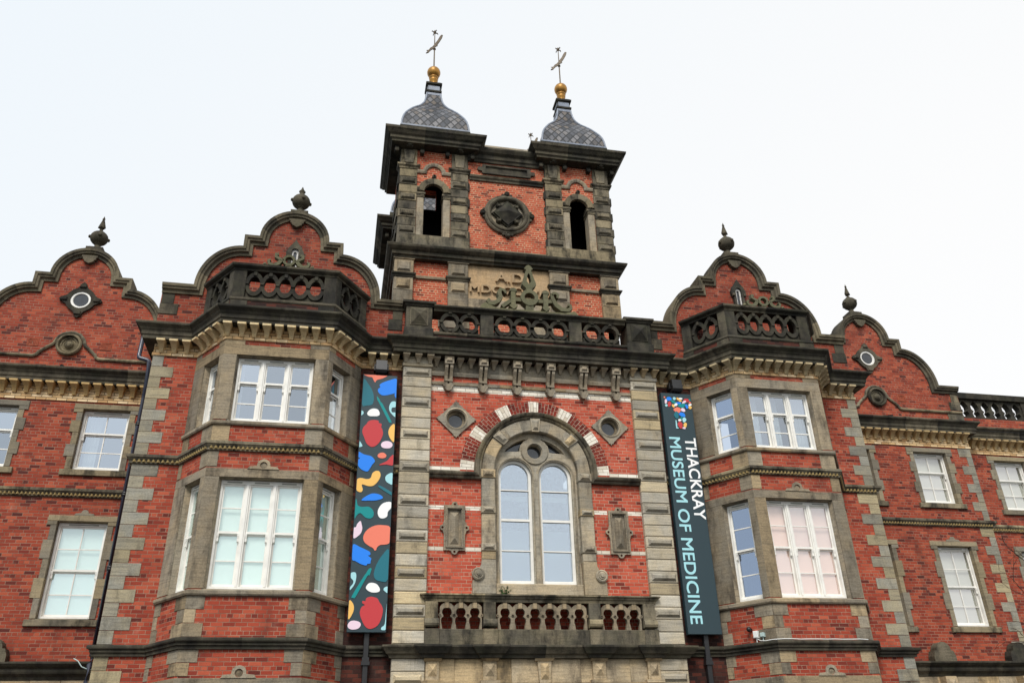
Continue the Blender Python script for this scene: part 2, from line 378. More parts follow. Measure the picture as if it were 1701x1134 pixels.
    def build(s, name, mat, parent=None, label=None, origin=None):
        me = bpy.data.meshes.new(name)
        me.from_pydata(s.v, [], s.f)
        me.materials.append(M[mat] if isinstance(mat, str) else mat)
        me.polygons.foreach_set('use_smooth', s.sm)
        at = me.attributes.new('rnd', 'FLOAT', 'FACE'); at.data.foreach_set('value', s.r)
        ul = me.uv_layers.new(name='UVMap')
        for p in me.polygons:
            if p.index in s.uv:
                for q, li in enumerate(p.loop_indices): ul.data[li].uv = s.uv[p.index][q]
                continue
            n = p.normal
            if abs(n.z) < .75:
                t = Vector((-n.y, n.x, 0)).normalized()
                if t.x < -1e-6 or (abs(t.x) < 1e-6 and t.y < 0): t = -t
                for li in p.loop_indices:
                    c = me.vertices[me.loops[li].vertex_index].co; ul.data[li].uv = (c.dot(t), c.z)
            else:
                for li in p.loop_indices:
                    c = me.vertices[me.loops[li].vertex_index].co; ul.data[li].uv = (c.x, c.y)
        o = bpy.data.objects.new(name, me); COL.objects.link(o)
        if parent is not None: o.parent = parent
        if label: o['label'] = label
        return o
def thing(name, label, cat, loc=(0, 0, 0), group=None):
    o = bpy.data.objects.new(name, None); COL.objects.link(o); o.location = loc; o['label'] = label; o['category'] = cat
    if group: o['group'] = group
    return o
def tag(o, label, cat, group=None):
    o['label'] = label; o['category'] = cat
    if group: o['group'] = group
    return o
def cpy(o, parent, loc=None, rz=None):
    c = o.copy(); COL.objects.link(c); c.parent = parent
    if loc is not None: c.location = loc
    if rz is not None: c.rotation_euler = (0, 0, rz)
    for ch in o.children:
        k = ch.copy(); COL.objects.link(k); k.parent = c
    return c
def arc(cx, cz, rx, a0, a1, n=16, rz=None):
    rz = rx if rz is None else rz
    return [(cx + rx * math.cos(R(a0 + (a1 - a0) * i / n)), cz + rz * math.sin(R(a0 + (a1 - a0) * i / n))) for i in range(n + 1)]
def rect(u0, u1, z0, z1): return [(u0, z0), (u1, z0), (u1, z1), (u0, z1)]
def I(s, a, b): return (min(s * a, s * b), max(s * a, s * b))
def mirr(pts, s): return [(s * a, b) for a, b in pts] if s > 0 else [(s * a, b) for a, b in reversed(pts)]
def text_mesh(name, body, f, x0, x1, z0, z1, d0, d1, mat, parent, vertical=False, bold=.03):
    cu = bpy.data.curves.new(name, 'FONT'); cu.body = body; cu.size = 1.; cu.resolution_u = 4
    ob = bpy.data.objects.new(name, cu); COL.objects.link(ob)
    bpy.context.view_layer.update()
    dg = bpy.context.evaluated_depsgraph_get()
    me = bpy.data.meshes.new_from_object(ob.evaluated_get(dg))
    bpy.data.objects.remove(ob); bpy.data.curves.remove(cu)
    xs = [v.co.x for v in me.vertices]; ys = [v.co.y for v in me.vertices]
    ax, bx, ay, by = min(xs), max(xs), min(ys), max(ys)
    def mp(v):
        a = (v.co.x - ax) / (bx - ax); b = (v.co.y - ay) / (by - ay)
        if vertical: return (x0 + (x1 - x0) * b, z1 + (z0 - z1) * a)      # reads from top to bottom
        return (x0 + (x1 - x0) * a, z0 + (z1 - z0) * b)
    mb = MB(); Q = [mp(v) for v in me.vertices]
    e_ = bold * abs((z1 - z0) if not vertical else (x1 - x0))
    for i, (ea, eb) in enumerate(((0, 0), (-1, -1), (-1, 1), (1, -1), (1, 1), (0, 1), (0, -1), (1, 0), (-1, 0))):   # thickened strokes
        mb.mesh([f.P(a + ea * e_, d1 - i * .0003, b + eb * e_) for a, b in Q], [list(p.vertices) for p in me.polygons], .5)
    cnt = {}
    for p in me.polygons:
        for e in p.edge_keys: cnt[e] = cnt.get(e, 0) + 1
    for (a, b), c in cnt.items():
        if c == 1: mb.quad([f.P(Q[a][0], d0, Q[a][1]), f.P(Q[b][0], d0, Q[b][1]), f.P(Q[b][0], d1, Q[b][1]), f.P(Q[a][0], d1, Q[a][1])], .5)
    bpy.data.meshes.remove(me)
    return mb.build(name, mat, parent)
ART=[
('coral','12,10058 543,10071 473,9974 325,9916 288,9852 250,9898 207,9977 117,9986'),
('teal','4,9909 127,9805 232,9632 277,9441 250,9291 145,9255 -4,9284'),
('blue','790,9963 626,9930 465,9858 392,9793 411,9734 364,9685 362,9625 403,9568 481,9528 642,9562 797,9653'),
('blue','789,9653 751,9575 768,9501 799,9482'),
('green','347,9499 410,9419 450,9333 477,9326 705,8888 673,8863 640,8884 434,9273 410,9316 356,9416'),
('aqua','786,9383 691,9377 642,9271 646,9168 696,9083 789,9000 792,9109 716,9113 692,9171 711,9231 791,9256'),
('white','143,9050 191,9141 288,9185 386,9161 431,9067 399,9007 293,8992 191,8995'),
('aqua','-2,9114 46,9103 65,9060 38,9015 -1,9004'),
('red','180,8858 271,8898 405,8891 421,8834 489,8809 479,8736 508,8681 528,8553 458,8365 358,8261 267,8248 171,8322 111,8460 58,8599 82,8715 144,8790'),
('yellow','789,8803 704,8778 651,8660 661,8546 719,8435 789,8404'),
('aqua','3,8370 54,8316 83,8256 46,8232 4,8235'),
('pink','495,8310 536,8374 628,8402 722,8378 759,8309 714,8242 623,8224 530,8242'),
('blue','9,8113 134,8055 292,8021 381,7914 329,7829 270,7717 222,7660 104,7696 7,7801 7,7925 49,7960 8,7994'),
('coral','434,8055 484,8108 562,8117 630,8065 607,8002 529,7982 455,8001'),
('red','788,8072 711,8013 650,7927 472,7822 640,7843 790,7836'),
('yellow','2,7462 89,7506 219,7484 307,7515 340,7625 414,7682 492,7672 523,7578 478,7454 380,7343 266,7325 124,7359 151,7240 109,7180 17,7222 -9,7354'),
('aqua','793,7636 702,7627 633,7556 645,7461 726,7397 803,7395'),
('teal','484,7333 535,7343 786,7203 792,7131 538,7282'),
('blue','135,6998 232,7094 367,7160 521,7143 601,7067 458,7010 293,6998'),
('green','6,7037 40,6966 65,6882 163,6851 300,6861 401,6779 416,6666 356,6602 245,6618 130,6713 52,6654 15,6591 5,6823'),
('white','795,6965 724,6985 601,6943 523,6840 501,6725 547,6628 631,6611 711,6661 721,6761 800,6864'),
('pink','141,6539 77,6473 54,6402 1,6373 15,6166 94,6196 170,6281 191,6378 173,6462'),
('coral','792,6410 652,6462 460,6448 301,6354 223,6213 249,6090 348,6010 445,5958 475,5912 510,5919 526,5974 591,6030 726,6047 799,6118'),
('blue','13,6024 161,5978 299,5919 382,5875 391,5813 346,5798 417,5740 406,5686 401,5632 343,5623 318,5590 210,5615 86,5679 17,5718'),
('teal','786,5925 655,5827 543,5635 487,5434 520,5315 628,5270 792,5312'),
('green','414,5539 435,5507 396,5379 352,5365 140,4944 94,4925 61,4961 290,5377 315,5404 363,5498'),
('aqua','4,5425 101,5440 128,5348 103,5203 19,5079 3,5123 63,5202 72,5268 15,5333'),
('white','340,5115 379,5208 457,5235 565,5203 631,5107 600,5046 455,5039'),
('aqua','794,5154 728,5142 706,5095 745,5056 794,5031'),
('yellow','7,4857 80,4827 120,4726 94,4598 13,4497'),
('red','433,4948 513,4941 593,4911 637,4834 679,4783 715,4681 691,4528 621,4376 482,4307 376,4349 290,4486 243,4625 275,4740 338,4779 284,4817 286,4861 346,4861 357,4913'),
('pink','13,4384 60,4452 149,4468 255,4436 276,4373 224,4310 109,4292 35,4322'),
('aqua','794,4862 805,4453 807,4302 703,4288 701,4338 763,4402 778,4630'),
]
# ---------------------------------------------------------------- ground
g = MB(); g.quad([(-300, -300, 0), (300, -300, 0), (300, 300, 0), (-300, 300, 0)], .5)
go = g.build('ground', 'grnd'); go['kind'] = 'structure'

museum = thing('museum_building', 'red brick Victorian museum with sandstone dressings, curved gables, bay windows and twin domed tower', 'building')
def B(mb, name, mat, parent=museum, label=None): return mb.build(name, mat, parent, label)

# ---------------------------------------------------------------- shared pieces
def sash(f, u0, u1, z0, z1, lights, bars, meet, gm, blind=None, cols=1, d=-.11, label=None, curtain=False):
    m = MB(); w = .05
    m.box(f, u0, u0 + w, d - .12, d, z0, z1, .5); m.box(f, u1 - w, u1, d - .12, d, z0, z1, .5)
    m.box(f, u0 + w, u1 - w, d - .12, d - .004, z1 - .075, z1, .5); m.box(f, u0 + w, u1 - w, d - .12, d + .012, z0, z0 + .055, .5)
    W_ = (u1 - u0 - 2 * w); mw = .10; lw = (W_ - mw * (lights - 1)) / lights
    gl = MB(); vent = MB()
    for i in range(lights):
        a = u0 + w + i * (lw + mw); b = a + lw
        if i < lights - 1:
            m.box(f, b, b + mw, d - .12, d - .002, z0 + .055, z1 - .075, .5)
            m.box(f, b + .03, b + mw - .03, d - .002, d + .02, z0 + .055, z1 - .075, .5)
        zt, zb = z1 - .075, z0 + .055
        for (p, q, dd) in ((meet, zt, d - .04), (zb, meet, d - .085)):       # upper sash stands forward of the lower one
            st = .035
            m.box(f, a, a + st, dd - .03, dd, p, q, .5); m.box(f, b - st, b, dd - .03, dd, p, q, .5)
            m.box(f, a + st, b - st, dd - .03, dd - .001, q - .04, q, .5)
            m.box(f, a + st, b - st, dd - .03, dd - .001, p, p + (.045 if p != zb else .06), .5)
            for z in bars:
                if p + .1 < z < q - .1: m.box(f, a + st, b - st, dd - .03, dd - .003, z - .012, z + .012, .5)
            for c in range(1, cols):
                uc = a + (b - a) * c / cols; m.box(f, uc - .012, uc + .012, dd - .03, dd - .002, p + .03, q - .03, .5)
            gl.quad([f.P(a + st, dd - .018, p), f.P(b - st, dd - .018, p), f.P(b - st, dd - .018, q), f.P(a + st, dd - .018, q)], random.random())
        for e in (a, b - .045): m.slab(f, e, e + .045, [(d - .05, meet), (d - .01, meet), (d - .014, meet - .05), (d - .028, meet - .1), (d - .03, meet - .16), (d - .05, meet - .18)], .5)
        c = (a + b) / 2; vent.box(f, c - lw * .33, c + lw * .33, d - .004, d + .006, z1 - .055, z1 - .03, .5)
    o = B(m, 'sash_window', 'white', label=label)
    gl.build('glass', gm, o); vent.build('trickle_vent', 'sash', o)
    if blind:
        bm = MB(); bm.box(f, u0 + .03, u1 - .03, d - .15, d - .135, z0 + .02, z1 - .02, .5); bm.build('blind', blind, o)
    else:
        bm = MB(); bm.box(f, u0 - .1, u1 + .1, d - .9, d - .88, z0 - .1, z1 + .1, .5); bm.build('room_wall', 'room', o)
    if curtain:
        cm = MB()
        for (a, b) in curtain:
            for k in range(int((b - a) / .02)):
                p = a + .02 * k; q = p + .02; A = .02 * math.sin(k * 1.3); C_ = .02 * math.sin((k + 1) * 1.3)
                cm.quad([f.P(p, d - .3 + A, z0), f.P(q, d - .3 + C_, z0), f.P(q, d - .3 + C_, z1), f.P(p, d - .3 + A, z1)], .5)
        cm.build('curtain', 'curtain', o)
    return o

CORB = []
def corbel_mesh(z0, z1, d1, w1=.17, w0=.09):
    m = MB(); f = F(0, 0); n = 6; rr = random.random()
    L = []
    for i in range(n + 1):
        t = i / n; z = z0 + (z1 - .05 - z0) * t; e = t ** 2.0
        w = (w0 + (w1 - w0) * e) / 2; d = .06 + (d1 - .06) * (.35 * t + .65 * t ** 2.4)
        L.append([f.P(-w, 0, z), f.P(-w, d, z), f.P(w, d, z), f.P(w, 0, z)])
    for i in range(n):
        for j in range(3): m.quad([L[i][j], L[i][j + 1], L[i + 1][j + 1], L[i + 1][j]], rr)
    m.quad(L[0], rr)
    m.box(f, -w1 / 2 - .008, w1 / 2 + .008, 0, d1 + .01, z1 - .05, z1, rr)
    return m
def corbels(parent, spots, z0, z1, d1, mat='gold_s', w1=.17, w0=.09):
    first = None
    for f, u in spots:
        p = f.P(u, 0, 0)
        if first is None: first = corbel_mesh(z0, z1, d1, w1, w0).build('corbel', mat, parent); o = first
        else: o = cpy(first, parent)
        o.location = p; o.rotation_euler = (0, 0, f.ang())

def ring_panel(centres, zc, rx, rz, ix, iz, ends):
    """outline of a row of overlapping rings, with its holes"""
    n = 40; a, b = ends; top = []; bot = []
    us = [a + (b - a) * i / (n * len(centres)) for i in range(n * len(centres) + 1)]
    for u in us:
        h = 0
        for c in centres:
            if abs(u - c) < rx: h = max(h, rz * math.sqrt(1 - ((u - c) / rx) ** 2))
        h = max(h, .02)
        top.append((u, zc + h)); bot.append((u, zc - h))
    holes = [arc(c, zc, ix, 0, 360, 22, iz)[:-1] for c in centres]
    return bot + top[::-1], holes

MC = [(0, 10.62), (.60, 10.62), (.61, 10.70), (.67, 10.72), (.68, 10.80), (.76, 10.84), (.80, 10.87), (.92, 10.91), (.98, 10.93), (1, 10.95), (1, 10.985), (.9, 11.0), (0, 11.06)]
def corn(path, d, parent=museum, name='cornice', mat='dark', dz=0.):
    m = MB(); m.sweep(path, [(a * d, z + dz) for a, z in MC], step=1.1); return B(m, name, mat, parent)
STR_U = [(0, 7.70), (.05, 7.71), (.05, 7.755), (.09, 7.80), (.10, 7.82), (.12, 7.83), (.12, 7.885), (.10, 7.90), (0, 7.92)]
STR_L = [(0, 3.80), (.05, 3.80), (.055, 3.85), (.09, 3.87), (.09, 3.91), (.13, 3.93), (.14, 3.95), (.14, 3.985), (.12, 4.0), (0, 4.02)]
def dentils(paths, name='dentil_course'):
    for a, b in paths:
        m = MB(); f = FB(a, b); n = int(f.len / .09)
        for i in range(n):
            u = (i + .5) * f.len / n
            m.frus(f, u - .040, u + .040, .05, .085, 7.73, 7.795, .03, .005, .8)
        B(m, name, 'dentil')

def win_surround(f, c, hw, z0, z1, name='window_surround', crest=False, mat='jamb'):
    m = MB(); e = .006
    lt = z1 + .14
    m.box(f, c - hw - .22, c + hw + .22, -.2, .03, z1, lt, None, .01)
    m.box(f, c - hw - .22, c - hw, -.2, .03, z1 - .10, z1 - .002, None, .01); m.box(f, c + hw, c + hw + .22, -.2, .03, z1 - .10, z1 - .002, None, .01)
    if crest:
        m.plate(f, [(c - .22, lt), (c + .22, lt), (c + .2, lt + .05), (c + .1, lt + .06)] + arc(c, lt + .06, .08, 0, 180, 8) + [(c - .1, lt + .06), (c - .2, lt + .05)], (), -.05, .03)
    n = 5 if z1 - z0 > 1.8 else 4
    n = 2 * ((n) // 2) + 1
    h = (z1 - z0) / n
    for s in (-1, 1):
        for i in range(n):
            wd = .22 if i % 2 else .135
            za, zb = z0 + i * h, z0 + (i + 1) * h
            if i == n - 1: zb -= .10
            a, b = c + s * hw, c + s * (hw + wd)
            m.box(f, min(a, b), max(a, b), -.22, .028 if i % 2 else .022, za, zb, None, .006)
    o = B(m, name, mat)
    m = MB(); m.box(f, c - hw - .22, c + hw + .22, -.2, .07, z0 - .17, z0 - .02, None, .012); m.slab(f, c - hw, c + hw, [(-.2, z0 - .02), (.06, z0 - .02), (-.08, z0 + .02), (-.2, z0 + .02)], .4)
    m.build('sill', 'mid', o)
    return o

BQ = MB()
def quoins(m, f, u, s, z0, z1, h=.255, short=.26, long_=.52, start=0, d=.012):
    n = round((z1 - z0) / h); h = (z1 - z0) / n
    for i in range(n):
        w = (long_ if (i + start) % 2 else short) + random.uniform(-.02, .02)
        a, b = u, u + s * w
        q = MB() if m is None else m
        q.box(f, min(a, b), max(a, b), -.02 if m is not None else -.25, d, z0 + i * h + .004, z0 + (i + 1) * h - .004, None, .004)
        if m is None: B(q, 'quoin', 'quoin')

# ================================================================= CENTRAL BLOCK
Fm = F(0, .12)
ah = [(-1.0, 5.07), (1.0, 5.07)] + arc(0, 7.86, 1.0, 0, 180, 32)
m = MB()
m.plate(F(0, .62), rect(-2.52, 2.52, 3.9, 5.04), (), -.1, 0); m.box(F(0, .3), -2.52, 2.52, -.35, .0, 5.0, 5.04)
dh = [arc(s * 1.9, 9.09, .24, 0, 360, 20)[:-1] for s in (-1, 1)]
m.plate(Fm, rect(-2.52, 2.52, 5.04, 10.6), [[(-1.03, 5.06), (1.03, 5.06)] + arc(0, 7.86, 1.03, 0, 180, 32)] + dh, -.3, 0)
B(m, 'wall', 'brick_c')
m = MB()
for s in (-1, 1):
    for z0, z1 in ((6.905, 6.995), (5.98, 6.065)):
        for a, b in ((1.31, 1.67), (2.16, 2.52)):
            u0, u1 = I(s, a, b); B(MB().plate(Fm, rect(u0, u1, z0, z1), (), -.02, .004), 'white_brick_band', 'white_b')
    u0, u1 = I(s, 1.8, 2.52); B(MB().plate(Fm, rect(u0, u1, 7.74, 7.92), (), -.02, .004), 'white_brick_band', 'white_b')
B(MB().plate(Fm, rect(-2.52, 2.52, 9.805, 9.965), (), -.02, .004), 'white_brick_band', 'white_b')
# strings across the brick
m = MB()
m.sweep([(-2.52, .12), (2.52, .12)], [(0, 9.965), (.05, 9.965), (.06, 10.03), (.03, 10.045), (0, 10.05)], step=.8)
m.sweep([(-2.52, .12), (2.52, .12)], [(0, 10.19), (.06, 10.19), (.08, 10.25), (.08, 10.29), (.03, 10.30), (0.03, 10.60), (0, 10.60)], step=.8)
B(m, 'string_course', 'stone_c')
# big piers, 24 courses of rusticated blocks
ph = (10.36 - 4.03) / 24
for s in (-1, 1):
    f = F(0, 0); m = MB(); u0, u1 = I(s, 2.517, 3.2)
    m.box(f, u0 + .02, u1 - .02, -.3, -.02, 0, 10.45, .3)
    for i in range(24):
        zb = 10.36 - (i + 1) * ph; zt = zb + ph - .012
        m.box(f, u0, u1, -.3, .0, zb, zt, None, .018)
        if i % 3 == 0: m.frus(f, u0 + .05, u1 - .05, 0., .06, zb + .045, zt - .045, .05, .05, random.choice((.275, .282, .29, .30)))
    for i in range(13):
        zb = 3.76 - (i + 1) * ph; zt = zb + ph - .012
        m.box(f, u0, u1, -.3, .0, zb, zt, None, .018)
        if i % 3 == 1: m.frus(f, u0 + .05, u1 - .05, 0., .055, zb + .045, zt - .045, .05, .05)
    m.box(f, u0 - .02, u1 + .02, -.3, .03, 10.36, 10.45, None, .01)
    m.box(f, u0, u1, -.3, .015, 10.45, 10.63)
    po = B(m, 'pier', 'pier')
    corbels(po, [(f, s * (2.517 + .05 + k * .29)) for k in range(3)], 10.44, 10.625, .22, 'stone_c', .15, .07)
# recessed window surround
m = MB()
for s in (-1, 1):
    zs = [5.8, 5.985, 6.145, 6.83, 6.985, 7.66, 7.86]
    for i in range(6):
        a, b = zs[i], zs[i + 1]; u0, u1 = I(s, 1.0, 1.31)
        pil = i in (1, 3, 5)
        if pil: u0 -= .012; u1 += .012
        m.box(Fm, u0, u1, -.2, .12 if pil else .09, a, b, None, .01)
        if pil: m.frus(Fm, u0 + .04, u1 - .04, .12, .17, a + .02, b - .02, .05, .05)
    foot = [(1.0, 5.8), (1.0, 5.07), (1.52, 5.07), (1.52, 5.33), (1.48, 5.36)] + arc(1.40, 5.48, .12, -50, 90, 8) + [(1.36, 5.62), (1.32, 5.70), (1.31, 5.8)]
    m.plate(Fm, mirr(foot, s), (), -.05, .08)
    m.disc(Fm, s * 1.40, 5.48, [(.14, .06), (.14, .12), (.11, .14), (.09, .13), (.07, .15), (.04, .15), (.035, .18), (0, .185)], 22)
m.sweepz(Fm, arc(0, 7.86, 1.0, 180, 0, 40), [(0, -.2), (0, .07), (.02, .09), (.29, .09), (.30, .05)])
for a in (90, 137, 43): m.wedge(Fm, (0, 7.86), R(a - 5.2), R(a + 5.2), .985, 1.315, .05, .13, .0); m.wedge(Fm, (0, 7.86), R(a - 4.2), R(a + 4.2), 1.02, 1.28, .13, .18, .055)
B(m, 'arch_surround', 'stone_c')
m = MB()
hp = [(-2.515, 7.62), (-1.31, 7.62), (-1.31, 7.86)] + [(x, z) for x, z in arc(0, 7.86, 1.31, 180, 0, 40)][1:-1] + [(1.31, 7.86), (1.31, 7.62), (2.515, 7.62)]
m.sweepz(Fm, hp, [(0, 0), (0, .10), (.025, .12), (.05, .12), (.07, .17), (.10, .19), (.13, .2), (.15, .17), (.165, 0)])
B(m, 'hood_mould', 'mid')
for nm, mat, rng in (('arch_voussoir', 'brick_x', [(8, 28), (38, 57.5), (68.5, 86), (94, 111.5), (122.5, 142), (152, 172)]),
                     ('arch_voussoir', 'white_b', [(0, 8), (28, 38), (57.5, 68.5), (86, 94), (111.5, 122.5), (142, 152), (172, 180)])):
    for a0, a1 in rng:
        m = MB(); n = max(2, int((a1 - a0) / 2))
        for i in range(n):
            A, C_ = R(a0 + (a1 - a0) * i / n), R(a0 + (a1 - a0) * (i + 1) / n)
            q = [(r_, a) for r_, a in ((1.475, A), (1.475, C_), (1.8, C_), (1.8, A))]
            m.quad([Fm.P(r_ * math.cos(a), .007, 7.86 + r_ * math.sin(a)) for r_, a in q], .5, uv=[(r_ + .045, a * 1.62) for r_, a in q])
            m.quad([Fm.P(1.8 * math.cos(a), d, 7.86 + 1.8 * math.sin(a)) for a, d in ((A, -.02), (C_, -.02), (C_, .007), (A, .007))], .5)
        B(m, nm, mat)
# tracery with two lights
lt = lambda c, k=0.: [(c - .395 + k, 5.31 + k), (c + .395 - k, 5.31 + k)] + arc(c, 7.79, .395 - k, 0, 180, 18)
m = MB()
slit = lambda s: mirr([(.74, 8.37), (.66, 8.47), (.55, 8.56), (.42, 8.64), (.29, 8.69), (.15, 8.72), (.25, 8.66), (.33, 8.56), (.36, 8.44), (.36, 8.40), (.45, 8.385), (.60, 8.38)][::-1], s)
oc = arc(0, 8.41, .175, 0, 360, 24)[:-1]
m.plate(Fm, [(-1.0, 5.07), (1.0, 5.07)] + arc(0, 7.86, 1.0, 0, 180, 32), [lt(-.485), lt(.485), oc, slit(1), slit(-1)], -.26, -.08, .4)
m.sweepz(Fm, arc(0, 8.41, .19, 360, 0, 24)[:-1], [(.012, -.08), (0, -.04), (.13, -.04), (.15, -.08)], True, .3)
m.box(Fm, -.05, .05, -.08, -.05, 5.3, 7.85, .5)
for s in (-1, 1): m.sweepz(Fm, [(s * .485 - .42, 5.31), (s * .485 - .42, 7.79)] + arc(s * .485, 7.79, .42, 180, 0, 18)[1:-1] + [(s * .485 + .42, 7.79), (s * .485 + .42, 5.31)], [(0, -.08), (0, -.06), (.03, -.06), (.05, -.08)], False, .6)
m.box(Fm, -1.0, 1.0, -.2, .02, 5.05, 5.30, None, .02)
tr = B(m, 'window_tracery', 'stone_c')
m = MB()
for s in (-1, 1):
    c = s * .485
    m.plate(Fm, lt(c), [lt(c, .062)], -.28, -.17, .5)
    for z, h in ((7.47, .012), (6.765, .028), (6.065, .012)): m.box(Fm, c - .34, c + .34, -.26, -.185, z - h, z + h, .5)
    m.box(Fm, c - .34, c + .34, -.25, -.19, 5.37, 5.40, .5)
wo = B(m, 'sash_window', 'white', tr, 'tall pair of round-headed white sashes under the central arch')
m = MB()
for s in (-1, 1): m.plate(Fm, lt(s * .485, .05), (), -.235, -.23, .5)
m.build('glass', 'g_blue', tr)
m = MB()
for s in (-1, 1):
    c = s * .485
    m.box(Fm, c - .36, c + .36, -.5, -.48, 5.3, 6.6, .5); m.box(Fm, c - .36, c + .36, -.5, -.48, 7.3, 7.42, .5)
m.build('blind', 'blind_g', tr)
m = MB(); m.plate(Fm, arc(0, 7.86, .95, 20, 160, 20), (), -.27, -.24, .5); m.box(Fm, -1, 1, -1.3, -1.28, 5, 8.9, .5); m.build('dark_glass', 'dkglass', tr)
# niche panels
for s in (-1, 1):
    c = s * 1.92; m = MB()
    hw, zb, zt = .235, 5.985, 6.99; zm = (zb + zt) / 2
    o_ = [(c - hw, zb), (c - .11, zb)] + arc(c, zb - .02, .07, 180, 360, 8) + [(c + .11, zb), (c + hw, zb), (c + hw, zm - .16), (c + hw + .02, zm - .1)] + arc(c + hw + .03, zm, .065, -90, 90, 8) + [(c + hw + .02, zm + .1), (c + hw, zm + .16), (c + hw, zt), (c + .11, zt)] + arc(c, zt + .02, .07, 0, 180, 8) + [(c - .11, zt), (c - hw, zt), (c - hw, zm + .16), (c - hw - .02, zm + .1)] + arc(c - hw - .03, zm, .065, 90, 270, 8) + [(c - hw - .02, zm - .1), (c - hw, zm - .16)]
    hl = [arc(c, zb - .03, .028, 0, 360, 10)[:-1], arc(c, zt + .03, .028, 0, 360, 10)[:-1], arc(c + hw + .035, zm, .028, 0, 360, 10)[:-1], arc(c - hw - .035, zm, .028, 0, 360, 10)[:-1], rect(c - .15, c + .15, zb + .1, zt - .09)]
    m.plate(Fm, o_, hl, -.04, .06)
    m.sweepz(Fm, [(c - .17, zb + .08), (c - .17, zt - .07), (c + .17, zt - .07), (c + .17, zb + .08)], [(0, .06), (0, .09), (.025, .09), (.03, .06)], True)
    m.box(Fm, c - .155, c + .155, -.03, .012, zb + .095, zt - .085, .5)
    m.frus(Fm, c - .10, c + .10, .012, .095, zb + .14, zt - .14, .095, .12)
    B(m, 'wall_panel', 'stone')
# diamond windows
for s in (-1, 1):
    c, z = s * 1.9, 9.09; m = MB(); q = .46
    o_ = []
    for k in range(4):
        a = k * 90
        for da, rr in ((-9, .40), (-7, .44), (-3, .43), (0, .475), (3, .43), (7, .44), (9, .40)): o_.append((c + rr * math.cos(R(a + da)), z + rr * math.sin(R(a + da))))
    m.plate(Fm, o_, [arc(c, z, .225, 0, 360, 26)[:-1]], -.2, .045, .45)
    m.disc(Fm, c, z, [(.24, .045), (.25, .07), (.29, .045)], 26, .4)
    m.disc(Fm, c, z, [(.225, -.09), (.17, -.09), (.16, -.18)], 26, .7)
    o = B(m, 'diamond_window', 'stone_c')
    m = MB(); m.disc(Fm, c, z, [(.2, -.13), (0, -.13)], 24, .5, False); m.build('glass', 'dkglass', o)
# six modillion brackets
c0 = None
for i in range(6):
    c = (i - 2.5) * .843
    if c0 is None:
        f = F(0, 0); m = MB(); rr = .4
        m.box(f, -.11, .11, -.02, .30, 10.42, 10.62, rr); m.frus(f, -.08, .08, .30, .34, 10.455, 10.585, .03, .03, rr)
        prof = [(-.02, 9.96), (.12, 9.96), (.125, 10.05), (.15, 10.15), (.2, 10.25), (.26, 10.34), (.27, 10.42), (-.02, 10.42)]
        m.slab(f, -.095, -.025, prof, rr); m.slab(f, .025, .095, prof, rr); m.slab(f, -.03, .03, [(-.02, 9.96), (.06, 9.96), (.09, 10.2), (.15, 10.42), (-.02, 10.42)], rr)
        m.box(f, -.095, .095, -.02, .145, 10.02, 10.07, rr)
        m.plate(f, [(-.12, 9.96), (-.12, 9.90)] + arc(0, 9.87, .09, 180, 360, 8) + [(.12, 9.90), (.12, 9.96)], (), -.02, .13, rr)
        c0 = B(m, 'bracket', 'stone'); o = c0
    else: o = cpy(c0, museum)
    o.location = (c, .12, 0)
co = corn([(3.2, .22), (3.2, 0), (-3.2, 0), (-3.2, .22)][::-1], .44)
sp = []
for i in range(5): sp += [(Fm, (i - 2) * .843 - .14), (Fm, (i - 2) * .843 + .14)]
sp += [(Fm, -2.4), (Fm, 2.4)]
corbels(co, sp, 10.42, 10.62, .24, 'stone_c', .15, .06)
# ---- balcony at the foot of the arched window
f = F(0, -.03); m = MB()
m.box(f, -2.54, 2.56, -.62, 0, 3.97, 4.32, .3, .01)
m.sweep([(-2.56, .09), (-2.56, -.03), (2.58, -.03), (2.58, .09)], [(-.2, 4.875), (.0, 4.875), (.02, 4.93), (.05, 4.95), (.06, 4.99), (.10, 5.0), (.10, 5.03), (-.2, 5.05)], step=1.2)
bal = B(m, 'balcony', 'mid')
for u0, u1 in ((-2.54, -2.27), (-1.295, -1.03), (1.035, 1.30), (2.28, 2.55)):
    m = MB(); m.box(f, u0, u1, -.16, .02, 4.52, 4.876, None, .008)
    m.slab(f, u0 - .015, u1 + .015, [(-.15, 4.36), (.03, 4.36), (.075, 4.385), (.095, 4.43), (.085, 4.49), (.05, 4.53), (-.15, 4.55)])
    m.box(f, u0 + (-.01), u1 + .04, -.15, .03, 3.975, 4.33, None, .01)
    m.build('die', 'mid', bal)
grp = [[-2.075 + .298 * k for k in range(3)], [(k - 2.5) * .329 for k in range(6)], [1.475 + .302 * k for k in range(3)]]
